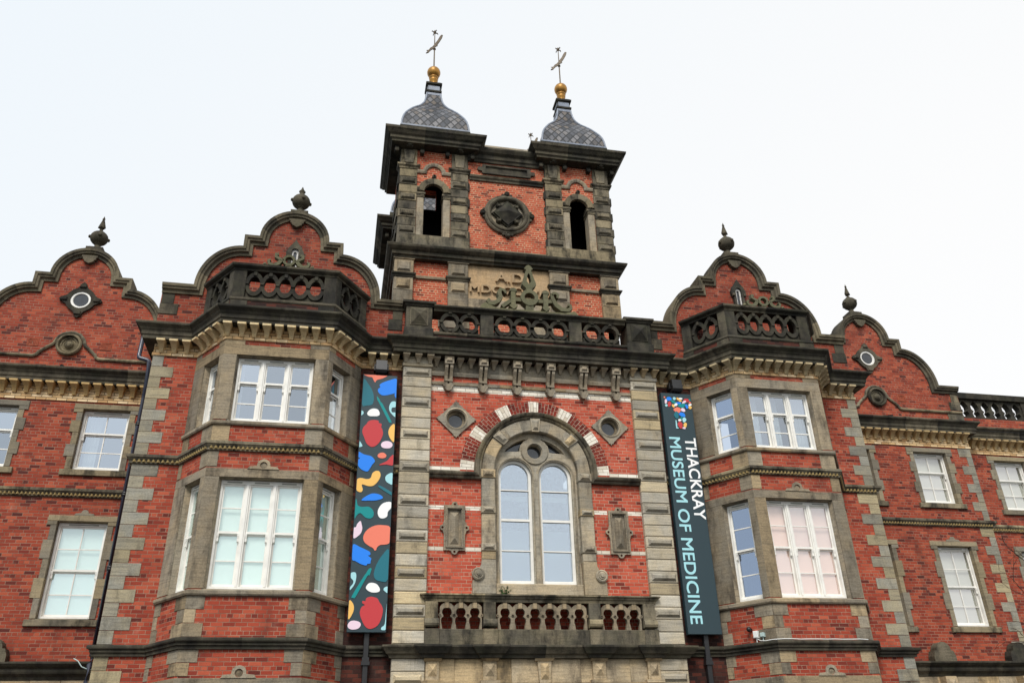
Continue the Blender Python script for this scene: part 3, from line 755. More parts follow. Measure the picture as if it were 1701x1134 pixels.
for gsp in grp:
    hw = (gsp[1] - gsp[0]) / 2; o_, hl = ring_panel(gsp, 4.66, hw + .03, .205, .1, .1, (gsp[0] - hw, gsp[-1] + hw))
    top = [p for p in o_ if p[1] > 4.66]; top.sort()
    out_ = [(gsp[0] - hw, 4.32), (gsp[-1] + hw, 4.32)] + top[::-1]
    holes = []
    for c in gsp:
        holes.append([(c - .095, 4.325), (c + .095, 4.325), (c + .105, 4.40), (c + .125, 4.47), (c + .12, 4.54), (c + .07, 4.585), (c + .09, 4.62)] + arc(c, 4.665, .105, -15, 195, 12) + [(c - .09, 4.62), (c - .07, 4.585), (c - .12, 4.54), (c - .125, 4.47), (c - .105, 4.40)])
    m = MB(); m.plate(f, out_, holes, -.13, -.03, .6)
    for c in gsp:
        m.frus(f, c - .05, c + .05, -.03, .0, 4.74, 4.872, .012, .012, .8)
        for e in (c - hw, c + hw): m.disc(f, e, 4.605, [(.03, -.03), (.032, -.015), (.02, -.012), (.014, -.03), (0, -.03)], 10, .6)
    m.build('baluster_panel', 'stone', bal)
# string and consoles beneath the balcony
m = MB(); pth = [(-3.2, .2), (-3.2, 0)]
for u0, u1 in ((-2.56, -2.2), (-1.34, -.98), (1.0, 1.37), (2.24, 2.6)): pth += [(u0, 0), (u0, -.07), (u1, -.07), (u1, 0)]
m.sweep(pth + [(3.2, 0), (3.2, .2)], [(0, 3.74), (.05, 3.75), (.07, 3.80), (.12, 3.83), (.14, 3.86), (.17, 3.90), (.21, 3.95), (.21, 3.985), (0, 4.02)], step=.8)
B(m, 'string_course', 'dark')
f = F(0, 0.04)
for i, (u0, u1) in enumerate(((-2.50, -2.22), (-1.31, -1.02), (1.05, 1.34), (2.28, 2.56))):
    m = MB(); m.box(f, u0, u1, -.1, .05, 3.32, 3.69, None, .008); m.frus(f, u0 + .05, u1 - .05, .05, .12, 3.40, 3.65, .085, .12)
    m.slab(f, u0 - .04, u1 + .04, [(0, 3.69), (.06, 3.69), (.12, 3.74), (0, 3.74)]); m.slab(f, u0 - .06, u1 + .06, [(-.05, 3.26), (.10, 3.26), (.10, 3.32), (-.05, 3.32)]); B(m, 'console', 'ashlar')
m = MB()
m.plate(f, [(-.11, 3.2), (.11, 3.2), (.15, 3.69), (-.15, 3.69)], (), -.05, .05); m.frus(f, -.09, .09, .05, .11, 3.33, 3.65, .08, .1)
m.slab(f, -.2, .2, [(0, 3.69), (.06, 3.69), (.12, 3.74), (0, 3.74)])
B(m, 'keystone', 'ashlar')
m = MB(); xs = [-2.52, -1.9, -1.3, -.7, -.12, .12, .8, 1.35, 1.9, 2.52]
for j in range(8):
    z1 = 3.74 - j * .47; z0 = max(0, z1 - .465)
    for i in range(len(xs) - 1): m.box(F(0, .06), xs[i] + .002, xs[i + 1] - .002, -.3, 0, z0, z1, None, .004)
m.box(F(0, .09), -2.52, 2.52, -.5, 0, 3.5, 3.985)
B(m, 'ground_floor_wall', 'ashlar')
# ---- upper balustrade with rings
f = F(0, -.05); m = MB()
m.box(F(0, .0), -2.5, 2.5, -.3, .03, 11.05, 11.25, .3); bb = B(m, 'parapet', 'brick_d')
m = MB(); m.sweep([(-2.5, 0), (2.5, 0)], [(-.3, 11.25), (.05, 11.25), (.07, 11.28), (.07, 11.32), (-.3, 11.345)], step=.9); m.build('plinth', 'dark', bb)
m = MB(); m.sweep([(-2.5, -.02), (2.5, -.02)], [(-.42, 11.91), (.03, 11.91), (.05, 11.96), (.10, 11.99), (.13, 12.01), (.13, 12.05), (-.42, 12.075)], step=1.); m.build('rail', 'dark', bb)
for s in (-1, 1):
    m = MB(); u0, u1 = I(s, 2.54, 3.19)
    m.box(f, u0 - .035, u1 + .035, -.6, .035, 11.05, 11.40, None, .02); m.box(f, u0, u1, -.58, 0, 11.40, 12.0, None, .01)
    m.frus(f, u0 + .10, u1 - .10, 0, .02, 11.47, 11.97, .01, .01); m.frus(f, u0 + .12, u1 - .12, .02, .14, 11.49, 11.95, .20, .22)
    m.sweep([(u0, .5), (u0, -.05), (u1, -.05), (u1, .5)], [(-.3, 12.0), (.02, 12.0), (.05, 12.05), (.09, 12.07), (.09, 12.13), (-.3, 12.2)], step=2)
    m.box(f, u0 + .15, u1 - .15, -.5, -.12, 12.15, 12.26, None, .06)
    m.build('pedestal', 'dark', bb)
    m = MB(); u0, u1 = I(s, .985, 1.32); m.box(f, u0, u1, -.22, -.01, 11.33, 11.92, None, .01); m.build('die', 'dark', bb)
for cs in ([-2.09, -1.61], [-.705, -.235, .235, .705], [1.61, 2.09]):
    e0 = cs[0] - .25; e1 = cs[-1] + .25
    o_, hl = ring_panel(cs, 11.63, .25, .287, .168, .185, (e0, e1)); m = MB(); m.plate(f, o_, hl, -.2, -.03, .3); m.box(f, e0, e1, -.18, -.08, 11.33, 11.50, .3)
    for c in cs:
        for z in (11.855, 11.36): m.frus(f, c - .05, c + .05, -.03, .005, z, z + .07, .012, .01, .4)
        for e in (c - .235, c + .235): m.frus(f, e - .05, e + .05, -.03, .005, 11.60, 11.66, .012, .01, .4)
    m.build('ring_tracery', 'dark', bb)
def stroke(m, f, pts, w, d0, d1, r=.5):
    """a flat bar of varying width along a path in the facet's plane"""
    n = len(pts); L = []; Rr = []
    for i, (x, z) in enumerate(pts):
        a = pts[max(i - 1, 0)]; b = pts[min(i + 1, n - 1)]; q = math.hypot(b[0] - a[0], b[1] - a[1]) or 1
        nx, nz = -(b[1] - a[1]) / q, (b[0] - a[0]) / q; ww = (w[i] if isinstance(w, list) else w) / 2
        L.append((x + nx * ww, z + nz * ww)); Rr.append((x - nx * ww, z - nz * ww))
    for i in range(n - 1):
        m.quad([f.P(L[i][0], d1, L[i][1]), f.P(L[i + 1][0], d1, L[i + 1][1]), f.P(Rr[i + 1][0], d1, Rr[i + 1][1]), f.P(Rr[i][0], d1, Rr[i][1])], r)
        m.quad([f.P(L[i][0], d0, L[i][1]), f.P(L[i + 1][0], d0, L[i + 1][1]), f.P(Rr[i + 1][0], d0, Rr[i + 1][1]), f.P(Rr[i][0], d0, Rr[i][1])], r)
        for S in (L, Rr): m.quad([f.P(S[i][0], d0, S[i][1]), f.P(S[i + 1][0], d0, S[i + 1][1]), f.P(S[i + 1][0], d1, S[i + 1][1]), f.P(S[i][0], d1, S[i][1])], r)
    for k in (0, -1): m.quad([f.P(L[k][0], d0, L[k][1]), f.P(Rr[k][0], d0, Rr[k][1]), f.P(Rr[k][0], d1, Rr[k][1]), f.P(L[k][0], d1, L[k][1])], r)
f = F(0, 0); m = MB()
m.plate(f, [(-1.33, 12.07), (1.28, 12.07), (1.27, 12.10), (1.16, 12.22), (.9, 12.15), (-.9, 12.15), (-1.2, 12.29), (-1.30, 12.20)], (), -.2, .04)
m.plate(f, arc(-.03, 12.53, .235, 0, 360, 28)[:-1], [arc(-.03, 12.53, .135, 0, 360, 24)[:-1]], -.18, .05)
m.box(f, -.13, .07, -.18, .03, 12.1, 12.33)
m.plate(f, [(-.10, 12.74), (.04, 12.74), (.06, 12.82), (.16, 12.92), (.15, 13.0), (.09, 13.17), (.035, 13.38), (.09, 13.41), (.03, 13.5), (-.03, 13.53), (-.09, 13.5), (-.15, 13.41), (-.095, 13.38), (-.15, 13.17), (-.21, 13.0), (-.22, 12.92), (-.12, 12.82)], [[(-.03, 12.93), (.03, 13.03), (.01, 13.2), (-.03, 13.28), (-.07, 13.2), (-.09, 13.03)]], -.16, .04)
for s in (-1, 1):
    c = -.03 + s * .43
    m.box(f, c - .06, c + .06, -.18, .04, 12.22, 12.68); m.plate(f, arc(c, 12.68, .1, 0, 180, 8), (), -.18, .05); m.plate(f, [(c - .11, 12.26), (c - .07, 12.2), (c, 12.14), (c + .07, 12.2), (c + .11, 12.26), (c, 12.3)], (), -.16, .06)
    m.box(f, *I(1, min(c, -.03), max(c, -.03)), -.16, .0, 12.42, 12.52)
    p = [(-.03 + s * q, z) for q, z in ((.78, 12.55), (.70, 12.53), (.64, 12.60), (.66, 12.70), (.75, 12.75), (.86, 12.70), (.90, 12.55), (.86, 12.40), (.74, 12.27), (.60, 12.20))]
    if s < 0: p = [(-.03 - q, z) for q, z in ((.62, 12.60), (.66, 12.68), (.75, 12.72), (.80, 12.62), (.76, 12.48), (.83, 12.36), (.95, 12.27), (1.06, 12.27), (1.10, 12.34), (1.05, 12.4))]; stroke(m, f, p, [.05, .07, .1, .11, .11, .11, .1, .09, .08, .06], -.16, .05); stroke(m, f, [(-.46, 12.45), (-.6, 12.35), (-.75, 12.22)], .1, -.14, .03)
    else: stroke(m, f, [(.56, 12.68), (.60, 12.52), (.68, 12.36), (.82, 12.25), (.98, 12.24), (1.07, 12.31), (1.06, 12.39), (.99, 12.40)], [.07, .1, .12, .12, .1, .09, .07, .06], -.16, .05); stroke(m, f, [(.56, 12.68), (.66, 12.73), (.74, 12.67), (.71, 12.58)], [.07, .07, .07, .06], -.16, .05); stroke(m, f, [(.42, 12.45), (.58, 12.48)], .1, -.14, .03)
m.build('parapet_crest', 'crest', museum, 'lichen-green carved scrollwork crest with a spear over the central balustrade')
# ================================================================= PAVILIONS WITH BAYS
def gable_outline(c, end=2.95, ru=.84):
    """left to right"""
    h = [(end, 12.2), (2.2, 12.2)] + [(1.2 + 1.0 * math.cos(R(a)), 12.2 + 1.22 * math.sin(R(a))) for a in range(6, 91, 6)] + [(1.2, 13.76), (ru, 13.76)] + [(ru * math.cos(R(a)), 13.76 + .86 * math.sin(R(a))) for a in range(8, 90, 8)]
    return [(c - a, b) for a, b in h] + [(c, 14.62)] + [(c + a, b) for a, b in h[::-1]]
COPE = [(-.20, 0), (-.20, .05), (-.13, .06), (-.11, .12), (-.06, .13), (-.05, .16), (.02, .17), (.02, -.42), (-.1, -.42), (-.2, -.35)]
def gable(f, c, mat, end_l=2.95, end_r=2.95, cm='cope'):
    ol = gable_outline(c)
    ol[0] = (c - end_l, 12.2); ol[-1] = (c + end_r, 12.2)
    m = MB(); m.plate(f, [(c - end_l, 11.0), (c + end_r, 11.0)] + ol[::-1], (), -.38, 0)
    go_ = B(m, 'gable', mat)
    m = MB(); m.sweepz(f, ol, COPE); m.build('coping', cm, go_)
    m = MB()
    sh = [(-.2, 14.43), (.2, 14.43), (.2, 14.38), (.165, 14.36), (.165, 14.31), (.125, 14.29), (.12, 14.25), (.07, 14.22), (0, 14.185), (-.07, 14.22), (-.12, 14.25), (-.125, 14.29), (-.165, 14.31), (-.165, 14.36), (-.2, 14.38)]
    m.plate(f, [(c + a, b) for a, b in sh], (), 0, .12); m.build('key_boss', cm, go_)
    return go_
def finial(x, y, broken=False, mat='cope'):
    m = MB(); f = F(x, y)
    m.box(f, -.22, .22, -.22, .22, 14.6, 14.77, .3, .02); m.box(f, -.16, .16, -.16, .16, 14.77, 14.80, .3)
    pr = [(.15, 14.80), (.10, 14.84), (.065, 14.92), (.075, 14.96), (.11, 14.965), (.11, 14.99), (.09, 15.0)]
    m.lathe((x, y, 0), pr, 14, .3)
    m.lathe((x, y, 15.17), [(.235 * math.cos(R(a)), .215 * math.sin(R(a))) for a in range(-70, 91, 10)], 22, .3)
    for a in range(4):
        q = F(x, y, math.cos(a * math.pi / 2 + .3), math.sin(a * math.pi / 2 + .3)); m.disc(q, 0, 15.17, [(.05, .21), (.05, .25), (.03, .275), (0, .28)], 10, .3)
    if broken: pr = [(.11, 15.36), (.07, 15.40), (.06, 15.46), (.09, 15.50), (.05, 15.55), (.03, 15.60), (.008, 15.66)]
    else: pr = [(.10, 15.37), (.09, 15.40), (.05, 15.42), (.045, 15.49), (.10, 15.51), (.105, 15.54), (.075, 15.64), (.03, 15.80), (.045, 15.82), (.02, 15.87), (.004, 15.92)]
    m.lathe((x, y, 0), pr, 4 if not broken else 10, .3)
    return B(m, 'finial', mat)

BAY = {}
for s in (-1, 1):
    yb, hw, c = -.87, 1.13, 6.065
    if s > 0: P4 = [(4.2, .2), (4.935, yb), (7.195, yb), (7.93, .2)]
    else: P4 = [(-7.93, .2), (-7.195, yb), (-4.935, yb), (-4.2, .2)]
    fl, ff, fr = FB(P4[0], P4[1]), FB(P4[1], P4[2]), FB(P4[2], P4[3])
    BAY[s] = (fl, ff, fr)
    LC = fl.len
    fw = F(0, .2)
    path = ([(3.2, .2)] + P4 + [(8.9, .2), (8.9, 2.9)]) if s > 0 else ([(-8.9, 2.9), (-8.9, .2)] + P4 + [(-3.2, .2)])
    sidename = 'brick_b'
    # pavilion wall either side of the bay
    m = MB(); u0, u1 = I(s, 7.93, 8.885); m.plate(fw, rect(u0, u1, 0, 11.0), (), -.3, 0)
    fs = FB((8.883, .22), (8.883, 3.2)) if s > 0 else FB((-8.883, 3.2), (-8.883, .22))
    m.plate(fs, rect(0, 2.98, 0, 11.0), (), -.3, 0); B(m, 'wall', sidename)
    m = MB(); u0, u1 = I(s, 3.15, 4.2); m.plate(fw, rect(u0, u1, 0, 11.0), (), -.3, 0); B(m, 'wall', 'brick_d', museum, 'dark brick strip behind the banner')
    # bay walls
    ops = {'front': [(hw - .85, hw + .85)], 'l': [(LC - .86, LC - .17)], 'r': [(.17, .86)]}
    zz = [(1.0, 3.05), (4.91, 7.15), (8.41, 9.95)]
    m = MB()
    for f, k in ((fl, 'l'), (ff, 'front'), (fr, 'r')):
        a, b = ops[k][0]
        m.plate(f, rect(0, f.len, 0, 10.6), [rect(a - .04, b + .04, p - .04, q + .04) for p, q in zz], -.25, 0)
    bo = B(m, 'bay', sidename)
    # stone frames of the bay windows
    for (p, q), (lo, hi) in zip(zz, ((.9, 3.30), (4.91, 7.335), (8.41, 10.20))):
        m = MB()
        for f, k in ((fl, 'l'), (ff, 'front'), (fr, 'r')):
            a, b = ops[k][0]; L = f.len
            h = (q - p)
            for (e0, e1) in ((-.006, a), (b, L + .006)):
                n = 1
                m.box(f, e0, e1, -.02, .012, lo, q, None, .004)
            m.box(f, -.006, L + .006, -.02, .0125, q, hi, None, .006)
            # splayed reveal
            for e, g_ in ((a, 1), (b, -1)):
                m.mesh([f.P(e - g_ * .01, .012, p), f.P(e - g_ * .01, .012, q), f.P(e + g_ * .04, -.14, q), f.P(e + g_ * .04, -.14, p)], [(0, 1, 2, 3)], .4)
                m.mesh([f.P(e + g_ * .04, -.14, p), f.P(e + g_ * .04, -.14, q), f.P(e + g_ * .04, -.3, q), f.P(e + g_ * .04, -.3, p)], [(0, 1, 2, 3)], .4)
            m.quad([f.P(a - .01, .013, q - .01), f.P(b + .01, .013, q - .01), f.P(b - .03, -.3, q - .03), f.P(a + .03, -.3, q - .03)], .45)
            if k == 'front' and hi < 8:
                cc = hw; z = hi
                o_ = [(cc - .32, z), (cc + .32, z), (cc + .28, z + .055), (cc + .15, z + .065)] + arc(cc, z + .085, .135, -5, 185, 12) + [(cc - .15, z + .065), (cc - .28, z + .055)]
                m.plate(f, o_, [arc(cc, z + .085, .075, 0, 360, 16)[:-1]], -.02, .03, .4); m.disc(f, cc, z + .085, [(.07, .0), (0, .012)], 16, .6)
        m.build('window_surround', 'stone', bo)
    # sills, strings
    for z0, z1, nm in ((8.28, 8.415, 'sill'), (4.775, 4.915, 'sill')):
        m = MB(); m.sweep(P4, [(-.25, z0), (.05, z0), (.07, z0 + .03), (.07, z1 - .05), (-.05, z1), (-.25, z1 + .01)], step=1.1); m.build(nm, 'stone', bo)
    m = BQ
    for f, k in ((fl, 'l'), (ff, 'front'), (fr, 'r')):
        L = f.len
        for lo, hi, st in ((3.33, 3.80, 0), (4.02, 4.775, 1), (7.36, 7.70, 0), (7.92, 8.28, 1), (10.20, 10.30, 0)):
            if hi - lo < .2: 
                for e, g_ in ((0, 1), (L, -1)):
                    a, b = e, e + g_ * (.42 if k == 'front' else .25); m.box(f, min(a, b), max(a, b), -.02, .012, lo, hi, None, .004)
                continue
            for e, g_ in ((0, 1), (L, -1)):
                if k == 'front': q = (.22, .36)
                else: q = (.30, .42) if (k == 'l') == (e == L) else (.16, .26)
                quoins(m, f, e, g_, lo, hi, .25, q[0], q[1], st)
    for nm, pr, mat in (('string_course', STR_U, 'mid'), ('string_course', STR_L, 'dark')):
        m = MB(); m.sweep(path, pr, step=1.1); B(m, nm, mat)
    dentils([(path[i], path[i + 1]) for i in range(len(path) - 1)])
    # frieze, white course, corbels, cornice
    m = MB(); m.sweep(path, [(-.02, 10.30), (.03, 10.30), (.03, 10.375), (.012, 10.38), (.012, 10.62), (-.02, 10.62)], step=30, r=.5); B(m, 'frieze', 'cream_b')
    co = corn(path, .42)
    sp = [(ff, hw + (k - 3) * .268) for k in range(7)] + [(ff, .02), (ff, ff.len - .02)]
    for f, k in ((fl, 'l'), (fr, 'r')): sp += [(f, f.len * q) for q in (.23, .46, .70)] + [(f, f.len * (.97 if k == 'l' else .03))]
    sp += [(fw, s * q) for q in (3.4, 3.68, 3.96, 8.18, 8.46, 8.74)]
    corbels(co, sp, 10.375, 10.62, .29, 'gold_s', .17, .085)
    # pavilion quoins
    quoins(None, fw, s * 8.9, -s, 4.02, 7.70, .262, .28, .54, 0); quoins(None, fw, s * 8.9, -s, 7.92, 10.30, .262, .26, .5, 0); quoins(None, fw, s * 8.9, -s, 3.28, 3.80, .262, .28, .54, 1); quoins(BQ, fw, s * 8.9, -s, 0, 3.28, .262, .28, .54, 1)
    # windows
    for (p, q), kind in zip(zz, ('g', 'l', 'u')):
        gm = 'g_blue'; bl = None
        for f, k in ((fl, 'l'), (ff, 'front'), (fr, 'r')):
            a, b = ops[k][0]; n = 3 if k == 'front' else 1
            cur = False
            bars = {'u': [8.88], 'l': [6.55, 5.49], 'g': [2.5, 1.5]}[kind]; meet = {'u': 9.34, 'l': 6.03, 'g': 2.0}[kind]
            if kind == 'l':
                if s < 0: gm, bl = 'g_mint', 'blind'
                else: gm, bl = ('g_pink', 'blind_p') if k == 'front' else ('g_deep', None)
            elif kind == 'u':
                gm, bl = 'g_blue', None
                if s > 0 and k == 'l': gm = 'g_deep'
                if k == 'front': cur = [(a, a + .17), (b - .15, b)] if s < 0 else [(a, a + .40), (a + .75, a + .95), (b - .35, b)]
                elif s < 0: cur = [(a + .2, a + .45)]
            sash(f, a + .03, b - .03, p + .01, q - .025, n, bars, meet, gm, bl, 1, -.14, None, cur)
    # parapet with rings
    pp = [(x, y) for x, y in P4]
    m = MB(); m.sweep(pp, [(-.22, 11.0), (.07, 11.0), (.07, 11.28), (-.22, 11.28)], step=30, r=.4); pa = B(m, 'parapet', 'brick_d')
    m = MB(); m.sweep(pp, [(-.25, 11.28), (.08, 11.28), (.10, 11.31), (.09, 11.37), (-.22, 11.40)], step=1.)
    for f in (fl, ff, fr):
        for e, g_ in ((0, 1), (f.len, -1)):
            w = .34 if f is ff else .3
            u0, u1 = sorted((e - g_ * .03, e + g_ * w)); m.box(f, u0, u1, -.1, .085, 11.03, 11.28, None, .005)
    m.build('plinth', 'dark', pa)
    m = MB(); m.sweep(pp, [(-.45, 12.10), (.06, 12.10), (.07, 12.14), (.11, 12.16), (.15, 12.19), (.16, 12.24), (-.45, 12.28)], step=1.2); m.build('rail', 'dark', pa)
    for f, k in ((fl, 'l'), (ff, 'front'), (fr, 'r')):
        L = f.len
        if k == 'front': dies = [(-.03, .25), (L - .25, L + .03)]; cs = [hw + (i - 2) * .345 for i in range(5)]; rx, ix = .2, .128
        else:
            cs = [.50, .86] if k == 'l' else [L - .50, L - .86][::-1]; rx, ix = .205, .13
            dies = [(0, .26), (L - .2, L + .03)] if k == 'l' else [(-.03, .2), (L - .26, L)]
        for a, b in dies:
            m = MB(); m.box(f, a, b, -.15, .05, 11.39, 12.11, None, .008); m.build('die', 'dark', pa)
        o_, hl = ring_panel(cs, 11.765, rx, .315, ix, .2, (cs[0] - rx, cs[-1] + rx)); m = MB(); m.plate(f, o_, hl, -.1, .03, .3); m.box(f, cs[0] - rx, cs[-1] + rx, -.09, -.02, 11.39, 11.58, .3)
        for e in cs: m.frus(f, e - .045, e + .045, .03, .06, 11.98, 12.09, .01, .01, .35)
        for e in [cs[0] - rx * .84] + [q + (cs[1] - cs[0]) / 2 for q in cs[:-1]] + [cs[-1] + rx * .84]: m.frus(f, e - .045, e + .045, .03, .06, 11.74, 11.79, .01, .01, .35)
        m.build('ring_tracery', 'dark', pa)
    # carved crest over the bay parapet
    m = MB(); cc = hw + .02; f = ff
    m.plate(f, [(cc - .6, 12.26), (cc + .6, 12.26), (cc + .55, 12.30), (cc + .3, 12.30), (cc - .3, 12.30), (cc - .55, 12.30)], (), -.1, .05)
    m.plate(f, arc(cc, 12.48, .15, 0, 360, 20)[:-1], [arc(cc, 12.48, .09, 0, 360, 18)[:-1]], -.08, .05)
    m.box(f, cc - .07, cc + .07, -.08, .04, 12.28, 12.35)
    for q in (-1, 1):
        P_ = lambda L: [(cc + q * a, b) for a, b in L]
        stroke(m, f, P_([(.13, 12.46), (.22, 12.50), (.31, 12.56), (.31, 12.63), (.25, 12.63)]), [.06, .06, .07, .08, .06], -.08, .05)
        stroke(m, f, P_([(.18, 12.46), (.24, 12.37), (.34, 12.32), (.44, 12.35), (.47, 12.43), (.42, 12.46)]), [.08, .09, .08, .07, .06, .05], -.08, .05)
        m.disc(f, cc + q * .54, 12.34, [(.04, -.06), (.045, .02), (0, .05)], 10)
    m.build('parapet_crest', 'crest', museum)
    # gable above
    gd = gable(F(0, .27), s * 6.065, 'brick_g', 2.93, 2.93)
    m = MB(); fg = F(0, .27); gx = s * 6.03
    m.plate(fg, [(gx - .155, 12.58), (gx + .155, 12.58), (gx + .155, 13.30), (gx + .21, 13.31), (gx + .22, 13.42), (gx + .16, 13.56), (gx + .06, 13.70), (gx, 13.80), (gx - .06, 13.70), (gx - .16, 13.56), (gx - .22, 13.42), (gx - .21, 13.31), (gx - .155, 13.30)],
            [[(gx - .085, 12.62), (gx + .085, 12.62)] + arc(gx, 13.45, .085, 0, 180, 10)], 0, .10, .4)
    m.box(fg, gx - .2, gx - .13, .05, .14, 13.26, 13.33); m.box(fg, gx + .13, gx + .2, .05, .14, 13.26, 13.33)
    sw = m.build('slit_window', 'dark', museum)
    m = MB(); m.plate(fg, [(gx - .08, 12.63), (gx + .08, 12.63)] + arc(gx, 13.45, .08, 0, 180, 10), [[(gx - .04, 12.70), (gx + .04, 12.70)] + arc(gx, 13.42, .04, 0, 180, 8)], .0, .045); m.build('frame', 'oldwhite', sw)
    m = MB(); m.plate(fg, rect(gx - .05, gx + .05, 12.66, 13.46), (), .0, .012); m.build('glass', 'dkglass', sw)
    finial(s * 6.045, .42, broken=(s < 0))
    # stone blocks in the gable's shoulders and base
    m = MB()
    e = s * 6.065 + s * 2.93
    for a, b, z0, z1 in ((.02, .30, 11.72, 12.0), (.0, .42, 11.44, 11.72), (0.0, .75, 11.05, 11.2)):
        u0, u1 = sorted((e - s * a, e - s * b)); m.box(fg, u0, u1, -.05, .02, z0, z1, None, .006)
    B(m, 'gable_stone', 'dark'); m = MB()
    u0, u1 = I(s, 3.2, 4.2); m.box(fg, u0, u1, -.05, .03, 11.08, 11.22); B(m, 'gable_stone', 'dark'); m = MB(); u0, u1 = I(s, 3.26, 3.6); m.box(fg, u0, u1, -.05, .02, 11.45, 11.75); u0, u1 = I(s, 3.26, 3.5); m.box(fg, u0, u1, -.05, .022, 11.75, 12.0)
    B(m, 'gable_stone', 'dark')
    m = MB(); m.box(F(0, .5), *I(s, 3.1, 9.0), -3.2, 0, 10.9, 11.0); q4 = [(a, b) for a, b in P4]; m.mesh([(a, b, 10.9) for a, b in q4], [(0, 1, 2, 3)], .5); B(m, 'roof', 'deck')  # unseen flat deck, added to stop light leaking in over the walls

# ================================================================= WINGS
for s in (-1, 1):
    f = F(0, 2.9); f2 = F(0, 3.3)
    wins = [(10.39, .555), (12.98, .555)]
    zz = [(4.92, 7.13), (8.41, 9.98)]
    m = MB(); u0, u1 = I(s, 8.95, 14.435)
    m.plate(f, rect(u0, u1, 0, 11.0), [rect(s * c - h - .03, s * c + h + .03, p - .03, q + .03) for c, h in wins for p, q in zz], -.2, 0); B(m, 'wall', 'brick_w')
    wins2 = [(16.1, .555), (18.7, .555), (21.3, .555)]
    u0, u1 = I(s, 14.45, 24); m = MB(); m.plate(f2, rect(u0, u1, 0, 11.4), [rect(s * c - h - .03, s * c + h + .03, p - .03, q + .03) for c, h in wins2 for p, q in zz], -.2, 0)
    fs = FB((14.433, 2.92), (14.433, 3.6)) if s > 0 else FB((-14.433, 3.6), (-14.433, 2.92)); m.plate(fs, rect(0, .68, 0, 11.0), (), -.2, 0)
    B(m, 'wall', 'brick_w')
    for ff_, W_ in ((f, wins), (f2, wins2)):
        for c, h in W_:
            for (p, q), low in zip(zz, (True, False)):
                win_surround(ff_, s * c, h, p, q, crest=low)
                if s < 0: gm, bl = ('g_mint', 'blind') if low else ('g_blue', None)
                else: gm, bl = ('g_pink', 'blind_g') if low else ('g_pink', 'blind_g')
                cur = [(s * c - h + .1, s * c - .15)] if (s < 0 and not low) else False
                sash(ff_, s * c - h + .005, s * c + h - .005, p + .01, q - .01, 1, [6.51, 5.48] if low else [8.91], 6.0 if low else 9.37, gm, bl, 2, -.12, None, cur)
    path = [(8.9, 2.9), (14.45, 2.9), (14.45, 3.3), (24, 3.3)] if s > 0 else [(-24, 3.3), (-14.45, 3.3), (-14.45, 2.9), (-8.9, 2.9)]
    mq = None if s > 0 else BQ; quoins(mq, f, s * 14.45, -s, 4.0, 7.70, .265, .2, .45); quoins(mq, f, s * 14.45, -s, 7.92, 10.17, .265, .2, .45)
    m = MB(); m.sweep(path, STR_U, step=1.3); B(m, 'string_course', 'mid'); dentils([(path[i], path[i + 1]) for i in range(len(path) - 1)])
    m = MB(); m.sweep(path, [(-.02, 10.17), (.03, 10.17), (.03, 10.245), (.012, 10.25), (.012, 10.60), (-.02, 10.60)], step=40, r=.5); B(m, 'frieze', 'cream_b')
    co = corn(path, .36, dz=-.02)
    sp = [(f, s * (9.03 + .277 * k)) for k in range(20 if s > 0 else 17)] + ([(f2, s * (14.62 + .277 * k)) for k in range(9)] if s > 0 else [])
    corbels(co, sp, 10.33, 10.60, .26, 'gold_s', .175, .085)
    # ground-floor cornice and ashlar
    LOW = [(0, 3.62), (.05, 3.64), (.08, 3.70), (.16, 3.76), (.18, 3.80), (.18, 3.86), (.25, 3.90), (.30, 3.95), (.30, 3.985), (0, 4.03)]
    m = MB(); m.sweep(path, LOW, step=1.2); B(m, 'string_course', 'dark')
    m = MB()
    for j in range(8):
        z1 = 3.63 - j * .46; z0 = max(0, z1 - .455)
        for i in range(10):
            a, b = I(s, 8.9 + i * .62 + (.3 if j % 2 else 0), 8.9 + (i + 1) * .62 - .006 + (.3 if j % 2 else 0)); m.box(F(0, 2.86), a, b, -.3, 0, z0, z1, None, .005)
    B(m, 'ground_floor_wall', 'ashlar')
    for c in (11.6, 13.95):
        m = MB(); cx = s * c
        m.plate(F(0, 2.62), [(cx - .33, 3.98), (cx + .33, 3.98), (cx + .33, 4.12), (cx + .28, 4.26)] + arc(cx, 4.26, .22, 0, 180, 10) + [(cx - .28, 4.26), (cx - .33, 4.12)], (), -.25, 0)
        B(m, 'block_crest', 'dark'); m = MB()
        m.box(F(0, 2.6), cx - .16, cx + .16, -.3, .0, 3.2, 3.62); m.frus(F(0, 2.6), cx - .11, cx + .11, 0, .05, 3.28, 3.55, .09, .1)
        B(m, 'console', 'ashlar')
    # gable
    gable(F(0, 2.9), s * 11.65, 'brick_w', *((2.93, 2.75) if s < 0 else (2.75, 2.93)))
    finial(s * 11.62, 3.05)
    c, z = s * 11.63, 13.06
    m = MB(); o_ = []
    for k in range(4):
        a0 = 90 * k
        o_ += [(c + q * math.cos(R(a0 + da)), z + q * math.sin(R(a0 + da))) for da, q in ((-30, .37), (-20, .38), (-14, .42), (-9, .46), (-7, .50), (0, .535), (7, .50), (9, .46), (14, .42), (20, .38), (30, .37), (45, .37))]
    m.plate(F(0, 2.9), o_, [arc(c, z, .25, 0, 360, 28)[:-1]], 0, .07, .3)
    for k in range(4):
        a = R(90 * k); u, w = c + .41 * math.cos(a), z + .41 * math.sin(a); m.frus(F(0, 2.9), u - .09, u + .09, .07, .11, w - .05, w + .05, .02, .015, .3)
    oo = B(m, 'oculus_window', 'dark' if s < 0 else 'mid')
    m = MB(); m.disc(F(0, 2.9), c, z, [(.255, .01), (.25, .05), (.2, .05), (.185, .02)], 30, .5); m.build('frame', 'white', oo)
